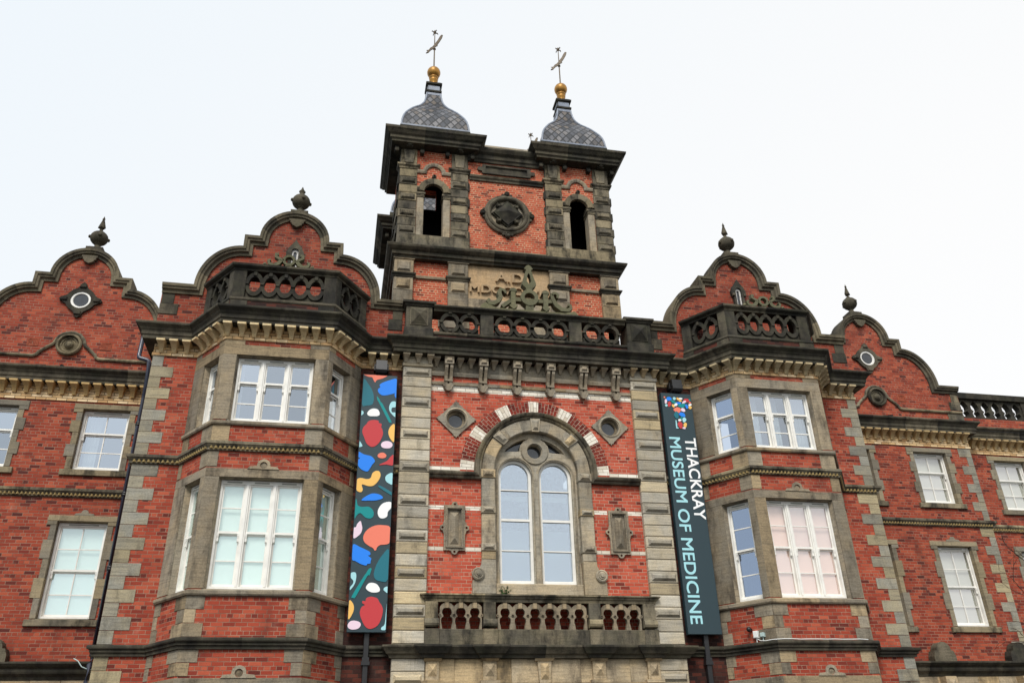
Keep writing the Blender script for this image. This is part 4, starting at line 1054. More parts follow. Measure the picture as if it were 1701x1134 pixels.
    m = MB(); m.disc(F(0, 2.9), c, z, [(.2, .015), (0, .016)], 26, .5, False); m.build('glass', 'dkglass' if s > 0 else 'dkglass', oo)
    c, z = s * 11.645, 11.72
    m = MB(); m.disc(F(0, 2.9), c, z, [(.31, 0), (.31, .08), (.28, .11), (.25, .11), (.235, .03), (.20, .05), (.18, .05), (.165, .02), (.13, .04), (.12, .02), (.09, .08), (.05, .11), (0, .12)], 30)
    B(m, 'rosette', 'mid')
    m = MB(); pth = [(c - 2.9, 11.37), (c - .80, 11.37), (c - .72, 11.40), (c - .68, 11.48), (c - .55, 11.60), (c - .40, 11.72)] + arc(c, z, .37, 180, 0, 20)[1:-1] + [(c + .40, 11.72), (c + .55, 11.60), (c + .68, 11.48), (c + .72, 11.40), (c + .80, 11.37), (c + 2.9, 11.37)]
    m.sweepz(F(0, 2.9), pth, [(-.045, 0), (-.045, .05), (-.01, .07), (.03, .05), (.035, 0)]); B(m, 'string_course', 'mid')
    for dx in (-.88, .88):
        m = MB(); x = c + dx
        m.plate(F(0, 2.9), rect(x - .135, x + .135, z - .07, z + .15), [rect(x - .11, x + .11, z - .045, z + .125)], 0, .015)
        for k in range(6): m.box(F(0, 2.9), x - .105 + k * .036, x - .085 + k * .036, 0, .01, z - .045, z + .125, .5)
        B(m, 'air_brick', 'terra')
    m = MB(); e = s * 14.58
    for a, b, z0, z1 in ((.02, .28, 11.72, 12.0), (.0, .40, 11.44, 11.72), (0., .55, 11.05, 11.40)):
        u0, u1 = sorted((e - s * a, e - s * b)); m.box(F(0, 2.9), u0, u1, -.05, .02, z0, z1, None, .006)
    B(m, 'gable_stone', 'mid')
    # open balustrade on the set-back part
    fb = F(0, 3.45); m = MB(); m.box(fb, *I(s, 14.5, 24), -.2, 0, 11.0, 11.38, .3); pb = B(m, 'parapet', 'brick_w')
    m = MB(); m.box(fb, *I(s, 14.5, 24), -.25, .06, 11.38, 11.47); m.box(fb, *I(s, 14.5, 24), -.25, .10, 12.12, 12.32); m.build('rail', 'dark', pb)
    for j in range(3):
        a = 14.62 + j * 2.9; m = MB(); ctr = [s * (a + .2 + .39 * k) for k in range(7)]
        lo, hi = sorted((s * a, s * (a + .2 + .39 * 6 + .2)))
        hl = []
        for q in ctr: hl.append([(q - .10, 11.52), (q + .10, 11.52), (q + .13, 11.64), (q + .07, 11.72), (q + .14, 11.80), (q + .14, 11.90), (q + .08, 12.0), (q, 12.07), (q - .08, 12.0), (q - .14, 11.90), (q - .14, 11.80), (q - .07, 11.72), (q - .13, 11.64)])
        m.plate(fb, rect(lo, hi, 11.47, 12.12), hl, -.2, 0); m.build('baluster_panel', 'dark', pb)
        m = MB(); u0, u1 = sorted((s * (a + 2.74), s * (a + 2.9))); m.box(fb, u0, u1, -.22, .05, 11.47, 12.34); m.build('die', 'dark', pb)
    m = MB(); m.box(F(0, 3.0), *I(s, 8.6, 24), -8, 0, 10.85, 10.95); m.box(F(0, 11.0), *I(s, 3, 24), -.2, 0, 0, 11); B(m, 'roof', 'deck')  # unseen wing deck, added against light leaking in from above
m = MB(); m.box(F(0, .5), -3.3, 3.3, -10.5, 0, 10.8, 10.9); B(m, 'roof', 'deck')  # unseen central deck, added for the same light leak

# ================================================================= TOWER
TX = 3.38; Yf = 2.57; Yc = 2.66
ft = F(0, Yf); fc = F(0, Yc)
# lower stage
m = MB(); m.plate(F(0, 2.70), rect(-3.3, 3.3, 10.9, 15.1), (), -.3, 0)
for q in (FB((3.3, 2.7), (3.3, 9.4)), FB((-3.3, 9.4), (-3.3, 2.7))): m.plate(q, rect(0, 6.7, 10.9, 15.9), (), -.3, 0)
m.plate(FB((3.3, 9.45), (-3.3, 9.45)), rect(0, 6.6, 10.9, 19.3), (), -.3, 0)
m.box(F(0, 2.7), -3.3, 3.3, -6.5, -.2, 15.4, 15.6)
tw = B(m, 'tower', 'brick_t')
m = MB(); m.plate(F(0, 2.64), rect(-1.24, 1.24, 13.95, 15.1), (), -.1, 0); m.build('date_panel', 'panel', museum, 'buff stone panel carved with the date in raised capitals')
fp = F(0, 2.64)
text_mesh('lettering', 'A.D.', fp, -.42, .53, 14.585, 14.90, 0, .085, 'panel', museum)
text_mesh('lettering', 'MDCCCLVIII', fp, -1.195, 1.175, 14.155, 14.42, 0, .085, 'panel', museum)
m = MB()
for s in (-1, 1):
    for a, b in ((2.86, 3.42), (1.245, 1.835)):
        u0, u1 = I(s, a, b); f = F(0, 2.56)
        for z0, z1, k in ((13.6, 14.02, 0), (14.02, 14.46, 1), (14.60, 15.07, 1)):
            m.box(f, u0, u1, -.6, 0, z0, z1, None, .015)
            if k: m.frus(f, u0 + .08, u1 - .08, 0, .06, z0 + .06, z1 - .06, .05, .05)
        m.box(f, u0 - .03, u1 + .03, -.6, .03, 15.07, 15.13)
    u0, u1 = I(s, 1.835, 2.86); m.box(F(0, 2.70), u0, u1, -.1, .06, 14.51, 14.59)
m.box(F(0, 2.6), -3.45, 3.45, -.3, .0, 13.46, 13.62); m.box(F(0, 2.64), -2.1, -1.2, -.2, .0, 12.95, 13.3); m.box(F(0, 2.64), .5, 1.3, -.2, .0, 12.9, 13.46); m.box(F(0, 2.62), -1.245, 1.245, -.3, 0, 13.6, 13.95)
m.build('tower_pier', 'stone', museum)
for s in (-1, 1):
    for a, b in ((2.86, 3.42), (1.245, 1.835)):
        u0, u1 = I(s, a, b); y = 2.56
        m = MB(); m.sweep([(u0, y + .3), (u0, y), (u1, y), (u1, y + .3)], [(-.3, 14.46), (.02, 14.46), (.03, 14.50), (.07, 14.54), (.08, 14.58), (-.3, 14.62)], step=3)
        m.build('tower_string', 'dark', museum)
m = MB(); m.sweep([(-TX, 9.4), (-TX, 2.57), (TX, 2.57), (TX, 9.4)], [(-.1, 15.10), (.05, 15.10), (.07, 15.16), (.13, 15.18), (.14, 15.28), (.20, 15.31), (.27, 15.37), (.29, 15.42), (.29, 15.45), (-.1, 15.54)], step=1.)
m.build('tower_string', 'dark', museum)
m = MB()
for s in (-1, 1):
    u0, u1 = I(s, 1.2, 3.40); m.box(ft, u0, u1, -.3, .02, 15.5, 15.99, None, .02)
m.box(fc, -1.2, 1.2, -.3, .02, 15.5, 15.74, None, .02)
m.build('tower_plinth', 'mid', museum)
m = MB(); m.plate(fc, rect(-1.3, 1.3, 15.5, 19.3), (), -.3, 0); m.build('tower_panel', 'brick_t', museum)

def turret(cy, front):
    """one belfry of the tower: built at x = 0, copied to each corner"""
    root = None
    yy = cy - 1.08
    f = F(0, yy); fb = FB((1.08, cy + 1.08), (-1.08, cy + 1.08))
    op = [(-.30, 15.9), (.30, 15.9)] + arc(0, 17.62, .30, 0, 180, 14)
    m = MB(); m.plate(F(0, yy + .05), rect(-1.05, 1.05, 15.9, 19.25), [op], -.02, 0)
    m2 = MB(); m2.plate(fb, rect(0, 2.16, 15.9, 19.25), [rect(.80, 1.5, 18.3, 19.15)], -.25, 0)
    return m, m2, f
TUR = []
for cy in (3.65, 8.42):
    m, m2, f = turret(cy, cy < 5)
    t0 = m.build('turret', 'brick_t', museum); m2.build('rear_wall', 'brick_t', t0)
    for x in (-1.07, 1.07):
        m = MB(); q = F(x, cy, 0, 1) if x > 0 else F(x, cy, 0, -1)
        m.plate(q, rect(-1.06, 1.06, 15.9, 19.25), [[(-.30, 15.95), (.30, 15.95)] + arc(0, 17.62, .30, 0, 180, 14)], -.12, 0)
        for e in (-1.06, .52):
            for i in range(8): m.box(q, e, e + .54, -.1, .015 if i % 2 else .06, 15.98 + i * .307, 16.27 + i * .307, None, .012)
        m.build('turret_side', 'dark', t0)
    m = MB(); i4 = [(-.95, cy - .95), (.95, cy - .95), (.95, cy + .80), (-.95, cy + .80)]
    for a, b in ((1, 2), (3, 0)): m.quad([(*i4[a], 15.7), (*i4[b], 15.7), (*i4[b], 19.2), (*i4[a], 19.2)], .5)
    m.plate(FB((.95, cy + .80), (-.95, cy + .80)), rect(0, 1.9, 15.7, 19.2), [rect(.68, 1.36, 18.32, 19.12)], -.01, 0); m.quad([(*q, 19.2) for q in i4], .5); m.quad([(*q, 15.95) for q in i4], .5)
    m.build('belfry_shade', 'room', t0)  # added near-black sheets that paint the belfry's inner shade
    # piers of alternating blocks
    n = 8; z0 = 15.98; h = (18.44 - z0) / n
    for s in (-1, 1):
        m = MB(); u0, u1 = I(s, .53, 1.07)
        for i in range(n):
            za = z0 + i * h; g_ = 0
            ua, ub = u0, u1
            if i == 5:
                if s > 0: ua -= .22
                else: ub += .22
            m.box(f, ua, ub, -.55, .0 if i % 2 else .01, za + .004, za + h - .008, None, .012)
            if i % 2 == 0: m.frus(f, u0 + .05, u1 - .05, .01, .065, za + .05, za + h - .05, .05, .05)
        # jamb pilasters
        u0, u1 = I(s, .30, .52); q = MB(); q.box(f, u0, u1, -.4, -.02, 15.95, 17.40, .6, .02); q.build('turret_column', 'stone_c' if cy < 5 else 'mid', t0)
        # bracket zone above the cap
        u0, u1 = I(s, .53, 1.07); c = (u0 + u1) / 2
        m.box(f, u0 + .02, u1 - .02, -.5, -.01, 18.6, 19.25); m.plate(f, [(c - .13, 18.66), (c + .13, 18.66), (c + .17, 19.16), (c - .17, 19.16)], (), -.1, .04)
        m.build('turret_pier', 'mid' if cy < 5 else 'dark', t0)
    for s in (-1, 1):
        m = MB(); u0, u1 = I(s, .53, 1.07); c = (u0 + u1) / 2
        m.sweep([(u0, f.o.y + .3), (u0, f.o.y), (u1, f.o.y), (u1, f.o.y + .3)], [(-.3, 18.44), (.02, 18.44), (.03, 18.49), (.08, 18.53), (.09, 18.58), (-.3, 18.62)], step=3)
        m.build('capital', 'mid', t0); m = MB()
        u0, u1 = I(s, .29, .53); m.box(f, u0 - .01, u1 + .01, -.4, .0, 17.40, 17.44); m.box(f, u0 - .03, u1 + .03, -.4, .03, 17.50, 17.56); m.box(f, u0, u1, -.4, .01, 17.44, 17.50)
        m.build('capital', 'mid', t0); m = MB()
        # round-faced modillion at the head
        m.box(f, c - .10, c + .10, -.1, .18, 19.17, 19.4, .2); m.disc(f, c, 19.27, [(.09, .18), (.09, .24), (.05, .27), (0, .28)], 14, .2)
        for e in (u0 - .2, u0 + .72) if False else (c - .4, c + .4):
            m.box(f, e - .06, e + .06, -.1, .1, 19.02, 19.2, .2); m.disc(f, e, 19.06, [(.07, .1), (.07, .14), (.03, .16), (0, .16)], 12, .2)
        m.build('modillion', 'dark', t0); m = MB()
    m.sweepz(f, arc(0, 17.62, .42, 180, 0, 16), [(-.12, -.1), (-.12, .03), (-.02, .05), (.06, .06), (.07, -.1)])
    m.box(f, -.52, -.44, -.1, .06, 17.60, 17.72); m.box(f, .44, .52, -.1, .06, 17.60, 17.72); m.disc(f, 0, 18.18, [(.07, -.05), (.07, .07), (.03, .09), (.02, .05), (0, .05)], 14)
    m.build('arch_hood', 'mid', t0); m = MB()
    m.sweepz(f, [(-.53, 18.38), (-.32, 18.38)] + arc(0, 18.38, .30, 180, 0, 16) + [(.32, 18.38), (.53, 18.38)], [(-.07, -.06), (-.06, .0), (0, .02), (.06, .01), (.07, -.06)])
    m.build('arched_string', 'stone', t0)
    # cornice square
    x = 1.075; m = MB()
    m.sweep([(-x, cy - 1.08), (x, cy - 1.08), (x, cy + 1.08), (-x, cy + 1.08)], [(0, 19.22), (.30, 19.24), (.31, 19.30), (.36, 19.34), (.36, 19.44), (.42, 19.48), (.48, 19.56), (.52, 19.60), (.53, 19.68), (0, 19.80)], closed=True, step=.8)
    m.box(F(0, cy), -1.1, 1.1, -1.1, 1.1, 19.24, 19.8); m.box(F(0, cy), -1.14, 1.14, -1.14, 1.14, 19.8, 20.17, None, .02)
    m.build('turret_cornice', 'dark', t0)
    # ogee dome
    DP = [(1.09, 20.17), (1.09, 20.28), (1.07, 20.45), (1.03, 20.65), (.96, 20.84), (.86, 21.04), (.74, 21.26), (.61, 21.46), (.50, 21.62), (.42, 21.76), (.355, 21.90), (.31, 22.02), (.275, 22.18), (.25, 22.34), (.235, 22.50)]
    m = MB(); arcl = 0
    for i in range(len(DP) - 1):
        (a, z0), (b, z1) = DP[i], DP[i + 1]; dl = math.hypot(a - b, z1 - z0)
        for k in range(4):
            cs, sn = [(1, 0), (0, 1), (-1, 0), (0, -1)][k]
            rt = lambda u, v: (u * cs - v * sn, cy + u * sn + v * cs)
            q = [(*rt(-a, -a), z0), (*rt(a, -a), z0), (*rt(b, -b), z1), (*rt(-b, -b), z1)]
            m.quad(q, .5, False, [(-a, arcl), (a, arcl), (b, arcl + dl), (-b, arcl + dl)])
        arcl += dl
    dm = m.build('dome', 'slate', t0)
    m = MB()
    for k in range(4):
        sx, sy = ((-1, -1), (1, -1), (1, 1), (-1, 1))[k]
        m.tube([(sx * h_, cy + sy * h_, z) for h_, z in DP], .033, 8)
    m.sweep([(-1.09, cy - 1.09), (1.09, cy - 1.09), (1.09, cy + 1.09), (-1.09, cy + 1.09)], [(0, 20.15), (.035, 20.15), (.035, 20.22), (0, 20.25)], closed=True, step=5)
    fq = F(0, cy)
    for k in range(4):
        q = F(0, cy, *[(1, 0), (0, 1), (-1, 0), (0, -1)][k]); m.box(q, -.24, .24, .1, .25, 22.42, 22.52); m.box(q, -.20, .20, .1, .232, 22.62, 22.86)
    m.build('hip_lead', 'lead', dm)
    m = MB(); m.box(fq, -.235, .235, -.235, .235, 22.5, 22.58, .3); m.box(fq, -.27, .27, -.27, .27, 22.56, 22.63, .3); m.box(fq, -.22, .22, -.22, .22, 22.63, 22.88, .3)
    for q, z0, z1 in ((.24, 22.86, 22.91), (.28, 22.91, 22.98), (.25, 22.98, 23.02)): m.box(fq, -q, q, -q, q, z0, z1, .3)
    m.build('dome_cap', 'dark', dm)
    m = MB(); m.lathe((0, cy, 0), [(.13, 23.0), (.12, 23.06), (.10, 23.14), (.11, 23.24), (.15, 23.30), (.155, 23.34), (.13, 23.36), (.13, 23.38), (.165, 23.42), (.17, 23.45), (.12, 23.47)], 20)
    m.lathe((0, cy, 23.69), [(.235 * math.cos(R(a)), .24 * math.sin(R(a))) for a in range(-80, 91, 8)], 26)
    m.build('ball_finial', 'gold', dm)
    m = MB(); m.tube([(0, cy, 23.9), (0, cy, 24.0), (0, cy, 24.85), (0, cy, 25.7)], [.05, .026, .022, .014], 8)
    m.lathe((0, cy, 24.82), [(.02, 0), (.05, .02), (.05, .07), (.02, .09)], 10)
    VS = .78; A = Vector((.80, -.42, 0)); A.normalize(); c = Vector((0, cy, 25.02)); up = Vector((0, 0, 1))
    def V2(L, th=.014):
        sd_ = A.cross(up) * th
        tri = tessellate_polygon([[Vector((a, b, 0)) for a, b in L]])
        for k in (-1, 1): m.mesh([c + (A * a + up * b) * VS + sd_ * k for a, b in L], tri, .5)
        for i in range(len(L)):
            p, q = L[i], L[(i + 1) % len(L)]; P_ = c + (A * p[0] + up * p[1]) * VS; Q_ = c + (A * q[0] + up * q[1]) * VS; m.quad([P_ - sd_, Q_ - sd_, Q_ + sd_, P_ + sd_], .5)
    V2([(-.42, -.34), (-.33, -.22), (-.40, -.16), (-.28, -.17), (-.2, -.06), (-.10, -.02), (0, .10), (.16, .32), (.26, .52), (.33, .60), (.40, .56), (.36, .40), (.24, .18), (.12, .0), (.16, -.04), (.08, -.06), (.0, -.10), (-.08, -.18), (-.16, -.2), (-.26, -.28), (-.30, -.34), (-.38, -.28)])
    c = Vector((0, cy, 25.62))
    for k in range(4):
        A = Vector((math.cos(k * math.pi / 2 + .4), math.sin(k * math.pi / 2 + .4), 0)); V2([(0, -.02), (.05, .05), (.13, .10), (.17, .04), (.15, .14), (.06, .12), (.02, .22), (0, .25)], .012)
    m.build('weather_vane', 'vane', dm)
    TUR.append(t0)
for t0 in TUR:
    t0.location.x = 2.322
    c = t0.copy(); COL.objects.link(c); c.parent = museum; c.location.x = -2.322
    for ch in t0.children:
        k = ch.copy(); COL.objects.link(k); k.parent = c
        if ch.name.startswith('dome'):
            for g_ in ch.children: q = g_.copy(); COL.objects.link(q); q.parent = k
# centre between the turrets
m = MB()
m.sweep([(-1.2, Yc), (1.2, Yc)], [(0, 18.30), (.05, 18.30), (.06, 18.36), (.10, 18.40), (.12, 18.46), (0, 18.52)], step=.8)
m.build('tower_string', 'dark', museum); m = MB()
m.sweep([(-1.25, Yc), (1.25, Yc)], [(0, 19.04), (.06, 19.04), (.08, 19.12), (.12, 19.15), (.13, 19.28), (.22, 19.34), (.28, 19.44), (.28, 19.50), (0, 19.6)], step=.9)
m.build('tower_string', 'dark', museum)
m = MB(); m.mesh([(-1.2, 2.62, 19.5), (1.2, 2.62, 19.5), (1.2, 2.9, 20.02), (-1.2, 2.9, 20.02), (1.2, 9.4, 20.02), (-1.2, 9.4, 20.02)], [(0, 1, 2, 3), (3, 2, 4, 5)], .5); m.build('tower_roof', 'stone', museum)
m = MB()
for e in (-.88, .88):
    q = 1 if e > 0 else -1
m.plate(fc, [(-.78, 18.60), (.78, 18.60), (.80, 18.68)] + arc(.87, 18.77, .075, -120, 120, 8) + [(.80, 18.86), (.78, 18.95), (-.78, 18.95), (-.80, 18.86)] + arc(-.87, 18.77, .075, 60, 300, 8) + [(-.80, 18.68)], [rect(-.68, .68, 18.66, 18.89)], 0, .07)
m.box(fc, -.68, .68, -.02, .02, 18.66, 18.89)
m.build('plaque', 'dark', museum)
# medallion
c, z = -.01, 17.06; m = MB()
m.disc(fc, c, z, [(.74, 0), (.74, .07), (.70, .10), (.66, .10), (.64, .14), (.60, .16), (.56, .14), (.535, .10), (.53, .03), (.47, -.0), (0, -.0)], 44)
for k in range(4):
    a = R(90 * k); u, w = c + .78 * math.cos(a), z + .78 * math.sin(a)
    m.disc(fc, u, w, [(.085, 0), (.085, .11), (.06, .14), (.045, .12), (0, .13)], 14); 
    px, pz = -math.sin(a), math.cos(a)
    for s in (-1, 1): m.disc(fc, c + .735 * math.cos(a) + s * .13 * px, z + .735 * math.sin(a) + s * .13 * pz, [(.05, 0), (.05, .08), (0, .09)], 10)
md = m.build('medallion', 'dark', museum)
m = MB(); m.disc(fc, c, z, [(.535, .016), (0, .016)], 40, .3); m.build('field', 'stone_c', md)
m = MB()
dia = lambda r_: [(c + r_, z), (c, z + r_), (c - r_, z), (c, z - r_)]
m.plate(fc, dia(.50), (), 0, .10); m.plate(fc, dia(.45), (), .10, .16)
for i in range(4):
    a, b = dia(.40)[i], dia(.40)[(i + 1) % 4]; m.quad([fc.P(a[0], .16, a[1]), fc.P(b[0], .16, b[1]), fc.P(c, .30, z)], .3)
    m.disc(fc, c + .27 * (1 if i in (0, 3) else -1) * 1.03, z + .27 * (1 if i < 2 else -1) * 1.03, [(.085, .0), (.085, .16), (.06, .19), (.04, .17), (0, .17)], 6)
m.build('diamond_boss', 'dark', md)

bq = BQ.build('quoin', 'stone', museum, 'grey sandstone corner blocks of the bays'); bq['kind'] = 'stuff'
# ================================================================= THINGS FIXED TO THE MUSEUM
fB = F(0, -.05)
def flat(name, pts, mat, parent, d=.004):
    m = MB(); m.plate(fB, pts, (), 0, d, .5, False); return m
def smooth(pts, k=3):
    n = len(pts); o_ = []
    for i in range(n):
        p0, p1, p2, p3 = (pts[(i + j) % n] for j in (-1, 0, 1, 2))
        for t in range(k):
            t /= k
            o_.append(tuple(.5 * (2 * p1[q] + (p2[q] - p0[q]) * t + (2 * p0[q] - 5 * p1[q] + 4 * p2[q] - p3[q]) * t * t + (3 * p1[q] - p0[q] - 3 * p2[q] + p3[q]) * t ** 3) for q in (0, 1)))
    return o_
def panel(name, u0, u1, label):
    root = thing(name, label, 'banner', ((u0 + u1) / 2, .05, 4.24), 'tall banners on either side of the central block')
    m = MB(); m.box(F(0, -.05), u0, u1, -.13, 0, 4.24, 10.05, .5, .006)
    o = m.build('board', 'banner', root)
    m = MB()
    for z in (4.7, 7.15, 9.6): m.box(F(0, .08), u0 + .1, u1 - .1, -.14, 0, z, z + .1, .5)
    b_ = m.build('mounting_frame', 'iron', root)
    return root
def fix(o, root):      # children were made in world space: undo the root's offset
    o.location = -root.location
b1 = panel('banner', -4.135, -3.335, 'tall dark banner covered with colourful cut-out shapes')
N_ = {}
for col, sdat in ART:
    pts = [tuple(int(v) / 1000 for v in p.split(',')) for p in sdat.split()]
    ss = smooth(pts, 3)
    ss = [(min(max(x, .012), .788) - 4.135, min(max(z, 4.25), 10.04)) for x, z in ss]
    out_ = [ss[0]]
    for p in ss[1:]:
        if abs(p[0] - out_[-1][0]) + abs(p[1] - out_[-1][1]) > .004: out_.append(p)
    N_[col] = N_.get(col, 0) + 1
    m = MB(); m.plate(fB, out_, (), -.002, .004 + .0006 * (len(N_) + N_[col]), .5, False); m.build(col + '_shape', 'a_' + col, b1)
b2 = panel('banner', 3.275, 4.075, 'tall dark banner with white and pale blue lettering under a pebble emblem')
text_mesh('lettering', 'THACKRAY', fB, 3.765, 4.045, 6.83, 8.86, 0, .006, 'a_white', b2, True, .02)
text_mesh('lettering', 'MUSEUM OF MEDICINE', fB, 3.36, 3.64, 4.46, 8.86, 0, .006, 'a_aqua', b2, True, .02)
# the pebble T emblem
LOGO = [('coral', 71, 104, 7, 8, 0), ('blue', 108, 116, 22, 17, .1), ('aqua', 154, 111, 13, 12, 0), ('yellow', 185, 112, 15, 10, -.6), ('white', 208, 108, 17, 7, 0), ('yellow', 205, 128, 13, 9, .2), ('red', 255, 122, 26, 18, .2), ('green', 285, 115, 8, 8, 0), ('pink', 82, 140, 10, 20, -.1),
        ('red', 112, 163, 15, 22, -.3), ('green', 148, 142, 27, 10, -.5), ('blue', 190, 150, 24, 10, .1), ('pink', 236, 138, 20, 10, .6), ('coral', 286, 140, 10, 8, 0), ('white', 286, 160, 15, 9, .3), ('aqua', 86, 176, 11, 10, 0), ('yellow', 145, 177, 11, 14, .3), ('white', 166, 165, 17, 11, .8), ('green', 213, 172, 26, 18, 0), ('green', 233, 162, 14, 14, 0), ('blue', 258, 176, 11, 20, .3), ('yellow', 287, 184, 15, 12, .2),
        ('coral', 180, 212, 32, 22, .2), ('pink', 227, 208, 17, 18, .7), ('teal', 172, 256, 19, 32, -.2), ('blue', 220, 250, 26, 20, -.3), ('green', 210, 285, 6, 30, -.6), ('white', 198, 299, 14, 9, 0), ('aqua', 236, 295, 16, 20, -.3), ('red', 203, 342, 20, 28, 0), ('yellow', 244, 340, 13, 22, -.4), ('pink', 234, 366, 13, 9, 0), ('aqua', 170, 335, 5, 38, 0), ('aqua', 178, 368, 11, 5, 0)]
lg = {}
for i, (col, px, py, a, b, rot) in enumerate(LOGO):
    t = (py - 100) / 270
    u = 3.36 + (px - 70 - (py - 100) * .115) / 230 * .725; z = 9.94 - (py - 100) * .0031
    k = .00315
    pts = [(u + k * (a * math.cos(t_) * math.cos(rot) + b * math.sin(t_) * math.sin(rot)) * (1 + .12 * math.sin(3 * t_ + i)), z - k * (-a * math.cos(t_) * math.sin(rot) + b * math.sin(t_) * math.cos(rot)) * (1 + .12 * math.cos(2 * t_ + i))) for t_ in [2 * math.pi * q / 18 for q in range(18)]]
    lg.setdefault(col, MB()).plate(fB, pts, (), -.002, .004 + .0004 * i, .5, False)
for col, m in lg.items(): m.build('emblem', 'a_' + col, b2)
for b_ in (b1, b2):
    for ch in b_.children: fix(ch, b_)
# floodlights above the banners
for s, lb in ((-1, 'black floodlight above the banner of colourful shapes'), (1, 'black floodlight above the lettered banner')):
    x = s * 3.72; root = thing('floodlight', lb, 'light', (x, .2, 10.2), 'floodlights above the banners')
    f = F(x, .2); m = MB(); m.slab(f, -.13, .13, [(.06, 10.12), (.30, 10.10), (.34, 10.16), (.30, 10.42), (.10, 10.46), (.04, 10.40)]); m.box(f, -.15, .15, .28, .32, 10.24, 10.27); o = m.build('housing', 'iron', root)
    m2 = MB(); m2.slab(f, -.11, .11, [(.09, 10.115), (.28, 10.097), (.28, 10.09), (.09, 10.105)]); o2 = m2.build('lens', 'dkglass', root)
    m3 = MB(); m3.box(f, -.17, -.14, -.0, .2, 10.2, 10.36); m3.box(f, .14, .17, -.0, .2, 10.2, 10.36); o3 = m3.build('bracket', 'iron', root)
    for o in (o, o2, o3): fix(o, root)
# square downpipes under the banners
for s, lb in ((-1, 'black square downpipe below the banner of colourful shapes'), (1, 'black square downpipe below the lettered banner')):
    x = s * 3.72 ; root = thing('drainpipe', lb, 'drainpipe', (x, .1, 0), 'square downpipes below the banners')
    f = F(x, .16); m = MB(); m.box(f, -.055, .055, 0, .12, 0, 4.4, .5, .01); o = m.build('pipe', 'iron', root)
    m = MB()
    for z in (3.62, 1.8): m.box(f, -.085, .085, .0, .15, z, z + .07); m.box(f, -.07, .07, .0, .14, z + .07, z + .15)
    o2 = m.build('collar', 'iron', root)
    for o in (o, o2): fix(o, root)
# round drainpipes in the corners between pavilion and wing
for s, lb in ((-1, 'long blue-black round drainpipe running the full height beside pale-blinded wing windows'), (1, 'blue-black round drainpipe mostly hidden behind the corner of the pavilion')):
    x = s * 9.18; root = thing('drainpipe', lb, 'drainpipe', (x, 2.7, 0), 'round drainpipes in the wing corners')
    x2 = s * 9.53
    m = MB(); m.tube([(s * 9.80, 2.5, 12.1), (s * 9.80, 2.46, 11.36), (s * 9.79, 2.44, 11.29), (s * 9.75, 2.43, 11.26), (s * 9.58, 2.42, 11.22), (s * 9.53, 2.42, 11.19), (s * 9.51, 2.42, 11.12), (s * 9.49, 2.43, 10.56), (s * 9.52, 2.58, 10.34), (x2, 2.62, 10.2), (x2, 2.62, 4.1), (x2, 2.5, 3.9), (x2, 2.45, 3.5), (x2, 2.45, 0)], .055, 12)
    o = m.build('pipe', 'pipe', root); m = MB()
    for z in (9.55, 7.75, 6.0, 4.15): m.lathe((x2, 2.62, z), [(.055, -.06), (.075, -.05), (.075, -.02), (.065, -.01), (.075, 0), (.075, .04), (.055, .05)], 12); m.box(F(x2, 2.78), -.11, .11, -.16, -.02, z - .03, z + .02)
    o2 = m.build('collar', 'iron', root)
    for q in (o, o2): fix(q, root)
# little boxes and cable on the right bay
fl = BAY[1][0]
def small(name, lb, cat, f, u, d, z, w, h, dp, mat, lid=True):
    m = MB(); m.box(f, u - w, u + w, d, d + dp, z - h, z + h, .5, .012)
    if lid: m.box(f, u - w * .8, u + w * .8, d + dp, d + dp + .006, z - h * .8, z + h * .8, .5); m.tube([f.P(u, d + dp * .5, z - h - .09), f.P(u, d + dp * .5, z - h)], .012, 8)
    return tag(m.build(name, mat), lb, cat)
small('junction_box', 'white electrical box on the bay wall beside the lettered banner', 'electrical box', fl, .845, .0, 4.17, .055, .075, .09, 'white_box')
small('junction_box', 'small grey-green electrical box next to the white one', 'electrical box', fl, 1.0, .0, 4.15, .045, .045, .09, 'grey_box')
m = MB(); p = fl.P(.72, .0, 4.29); m.tube([p, p + fl.n * .07], .03, 10)
q = p + fl.n * .1; m.lathe(tuple(q), [(.055 * math.cos(R(a)), .055 * math.sin(R(a))) for a in range(-90, 91, 15)], 14)
tag(m.build('security_camera', 'iron'), 'small black dome camera just above the white electrical box', 'camera')
m = MB(); f = BAY[1][1]; fr_ = BAY[1][0]
pts = [fr_.P(.86, .06, 4.08), fr_.P(.95, .08, 4.03), fr_.P(1.08, .10, 4.015), fr_.P(1.25, .12, 4.02), f.P(.1, .11, 4.025)] + [f.P(.1 + .2 * i, .105 + .012 * math.sin(i * 1.7), 4.022 + .004 * math.sin(i * 2.3)) for i in range(1, 11)]
m.tube(pts, .009, 8); tag(m.build('cable', 'white_box'), 'white cable lying along the stone string below the pink-blinded window', 'cable')
m = MB(); f = F(0, 2.9); m.tube([f.P(-9.9, .3, 4.05), f.P(-9.8, .32, 4.0), f.P(-9.7, .33, 3.88), f.P(-9.55, .3, 3.82), f.P(-9.42, .25, 3.84)], .012, 8)
tag(m.build('cable', 'grey_box'), 'loose grey cable hanging at the lower cornice beside the long drainpipe', 'cable')
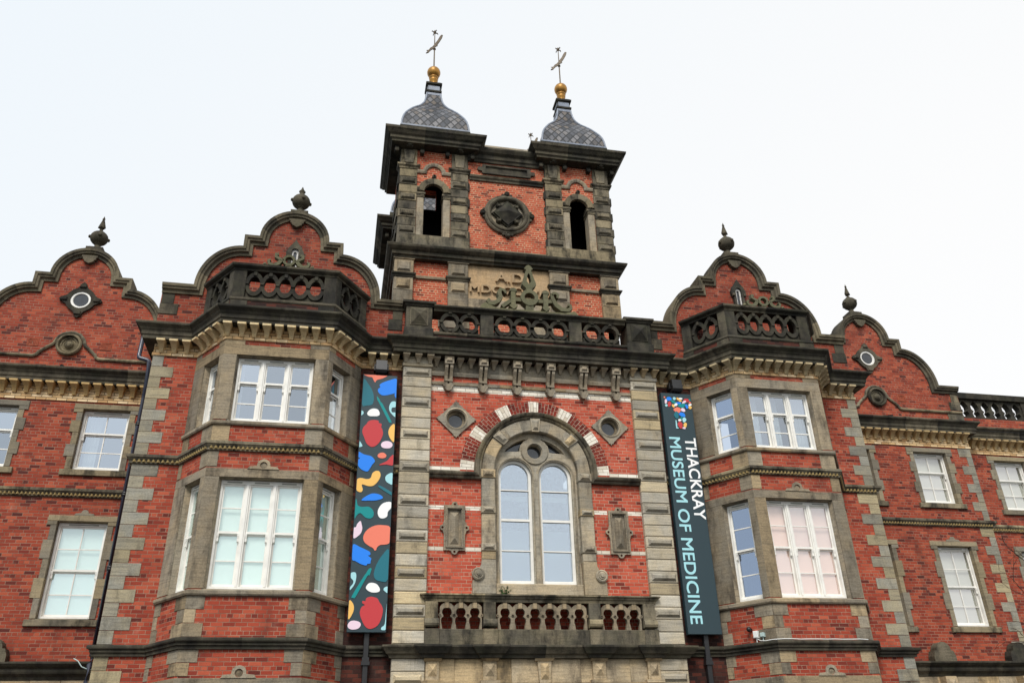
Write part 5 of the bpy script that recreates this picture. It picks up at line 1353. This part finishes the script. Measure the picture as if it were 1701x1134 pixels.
# iron stubs and weeds
for s, lb in ((-1, 'black iron stub below the gable rosette nearest the long drainpipe'), (1, 'black iron stub below the gable rosette nearest the open roof balustrade')):
    m = MB(); x = s * 11.7; m.tube([(x, 2.95, 11.12), (x + .08, 2.72, 11.04), (x + .1, 2.6, 11.0)], .03, 8); m.tube([(x + .08, 2.72, 11.04), (x + .1, 2.58, 10.99)], .04, 8); tag(m.build('iron_stub', 'iron'), lb, 'pipe stub')
m = MB(); f = F(0, 2.9); m.tube([f.P(0, 0, 0)] * 1 + [f.P(0, .001, .001)], .001, 3) if False else None
def weed(lb, x, y, z, h, n, sp):
    m = MB()
    for i in range(n):
        a = random.uniform(0, 6.28); L = h * random.uniform(.5, 1.1); r_ = sp * random.uniform(.3, 1)
        b = Vector((x + random.uniform(-.03, .03), y, z)); t = b + Vector((math.cos(a) * r_, math.sin(a) * r_ * .6, L))
        m.tube([b, (b + t) / 2 + Vector((0, 0, .02)), t], .004, 4)
        for k in range(5):
            c = b.lerp(t, .35 + .65 * k / 4) + Vector([random.uniform(-.03, .03) for _ in range(3)]); e = Vector([random.uniform(-1, 1) for _ in range(3)]).normalized() * .035; g_ = Vector([random.uniform(-1, 1) for _ in range(3)]).normalized() * .018
            m.quad([c - e, c + g_, c + e, c - g_], random.random())
    return tag(m.build('weed', 'leaf'), lb, 'plant')
weed('green weed growing on the sill of the tall arched window', -.80, .10, 5.05, .18, 14, .14)
weed('tiny weed on the cornice ledge under the ringed bay parapet beside the shapes banner', -6.45, -1.0, 10.99, .08, 6, .1)
weed('tiny weed in the inner corner of the bay parapet near the tower', -4.5, -.25, 11.05, .1, 6, .08)
weed('tiny weed on the bay parapet above the lettered banner', 6.9, -1.0, 11.02, .09, 6, .1)

# bare tree standing beyond the frame on the right, its twigs reaching in front of the wing
bt = thing('bare_tree', 'leafless tree whose thin dark twigs cross the far wing at the picture edge', 'tree', (12.1, -1.0, 0))
m = MB(); m.tube([(12.1, -1, 0), (12.15, -1, 1.2), (12.05, -.95, 2.4), (12.2, -1.05, 3.8), (12.3, -1, 5.4), (12.6, -1.1, 7)], [.17, .14, .12, .09, .06, .02], 10)
o = m.build('trunk', 'bark', bt); fix(o, bt)
m = MB(); rs = random.Random(5)
def branch(p, d, L, r_, dep):
    pts = [Vector(p)]; d = Vector(d).normalized()
    for i in range(5):
        d = (d + Vector([rs.uniform(-.22, .22) for _ in range(3)])).normalized(); pts.append(pts[-1] + d * L / 5)
    m.tube(pts, [r_ * (1 - .16 * i) for i in range(6)], 5)
    if dep:
        for i in (2, 3, 4, 5):
            e = (d + Vector([rs.uniform(-.8, .8) for _ in range(3)])).normalized(); branch(pts[i], e, L * rs.uniform(.4, .65), r_ * .5, dep - 1)
for z, dx, dz in ((2.0, 1, .8), (2.6, -.6, .45), (3.0, .9, .5), (3.3, -.75, .5), (3.9, .3, .9), (4.3, -.6, .75), (4.8, .7, .8), (5.2, -.3, 1.0), (3.6, .2, .4)):
    branch((12.1, -1, z), (dx, rs.uniform(-.5, .5), dz), 1.35, .018, 2)
o = m.build('twigs', 'bark', bt); fix(o, bt)
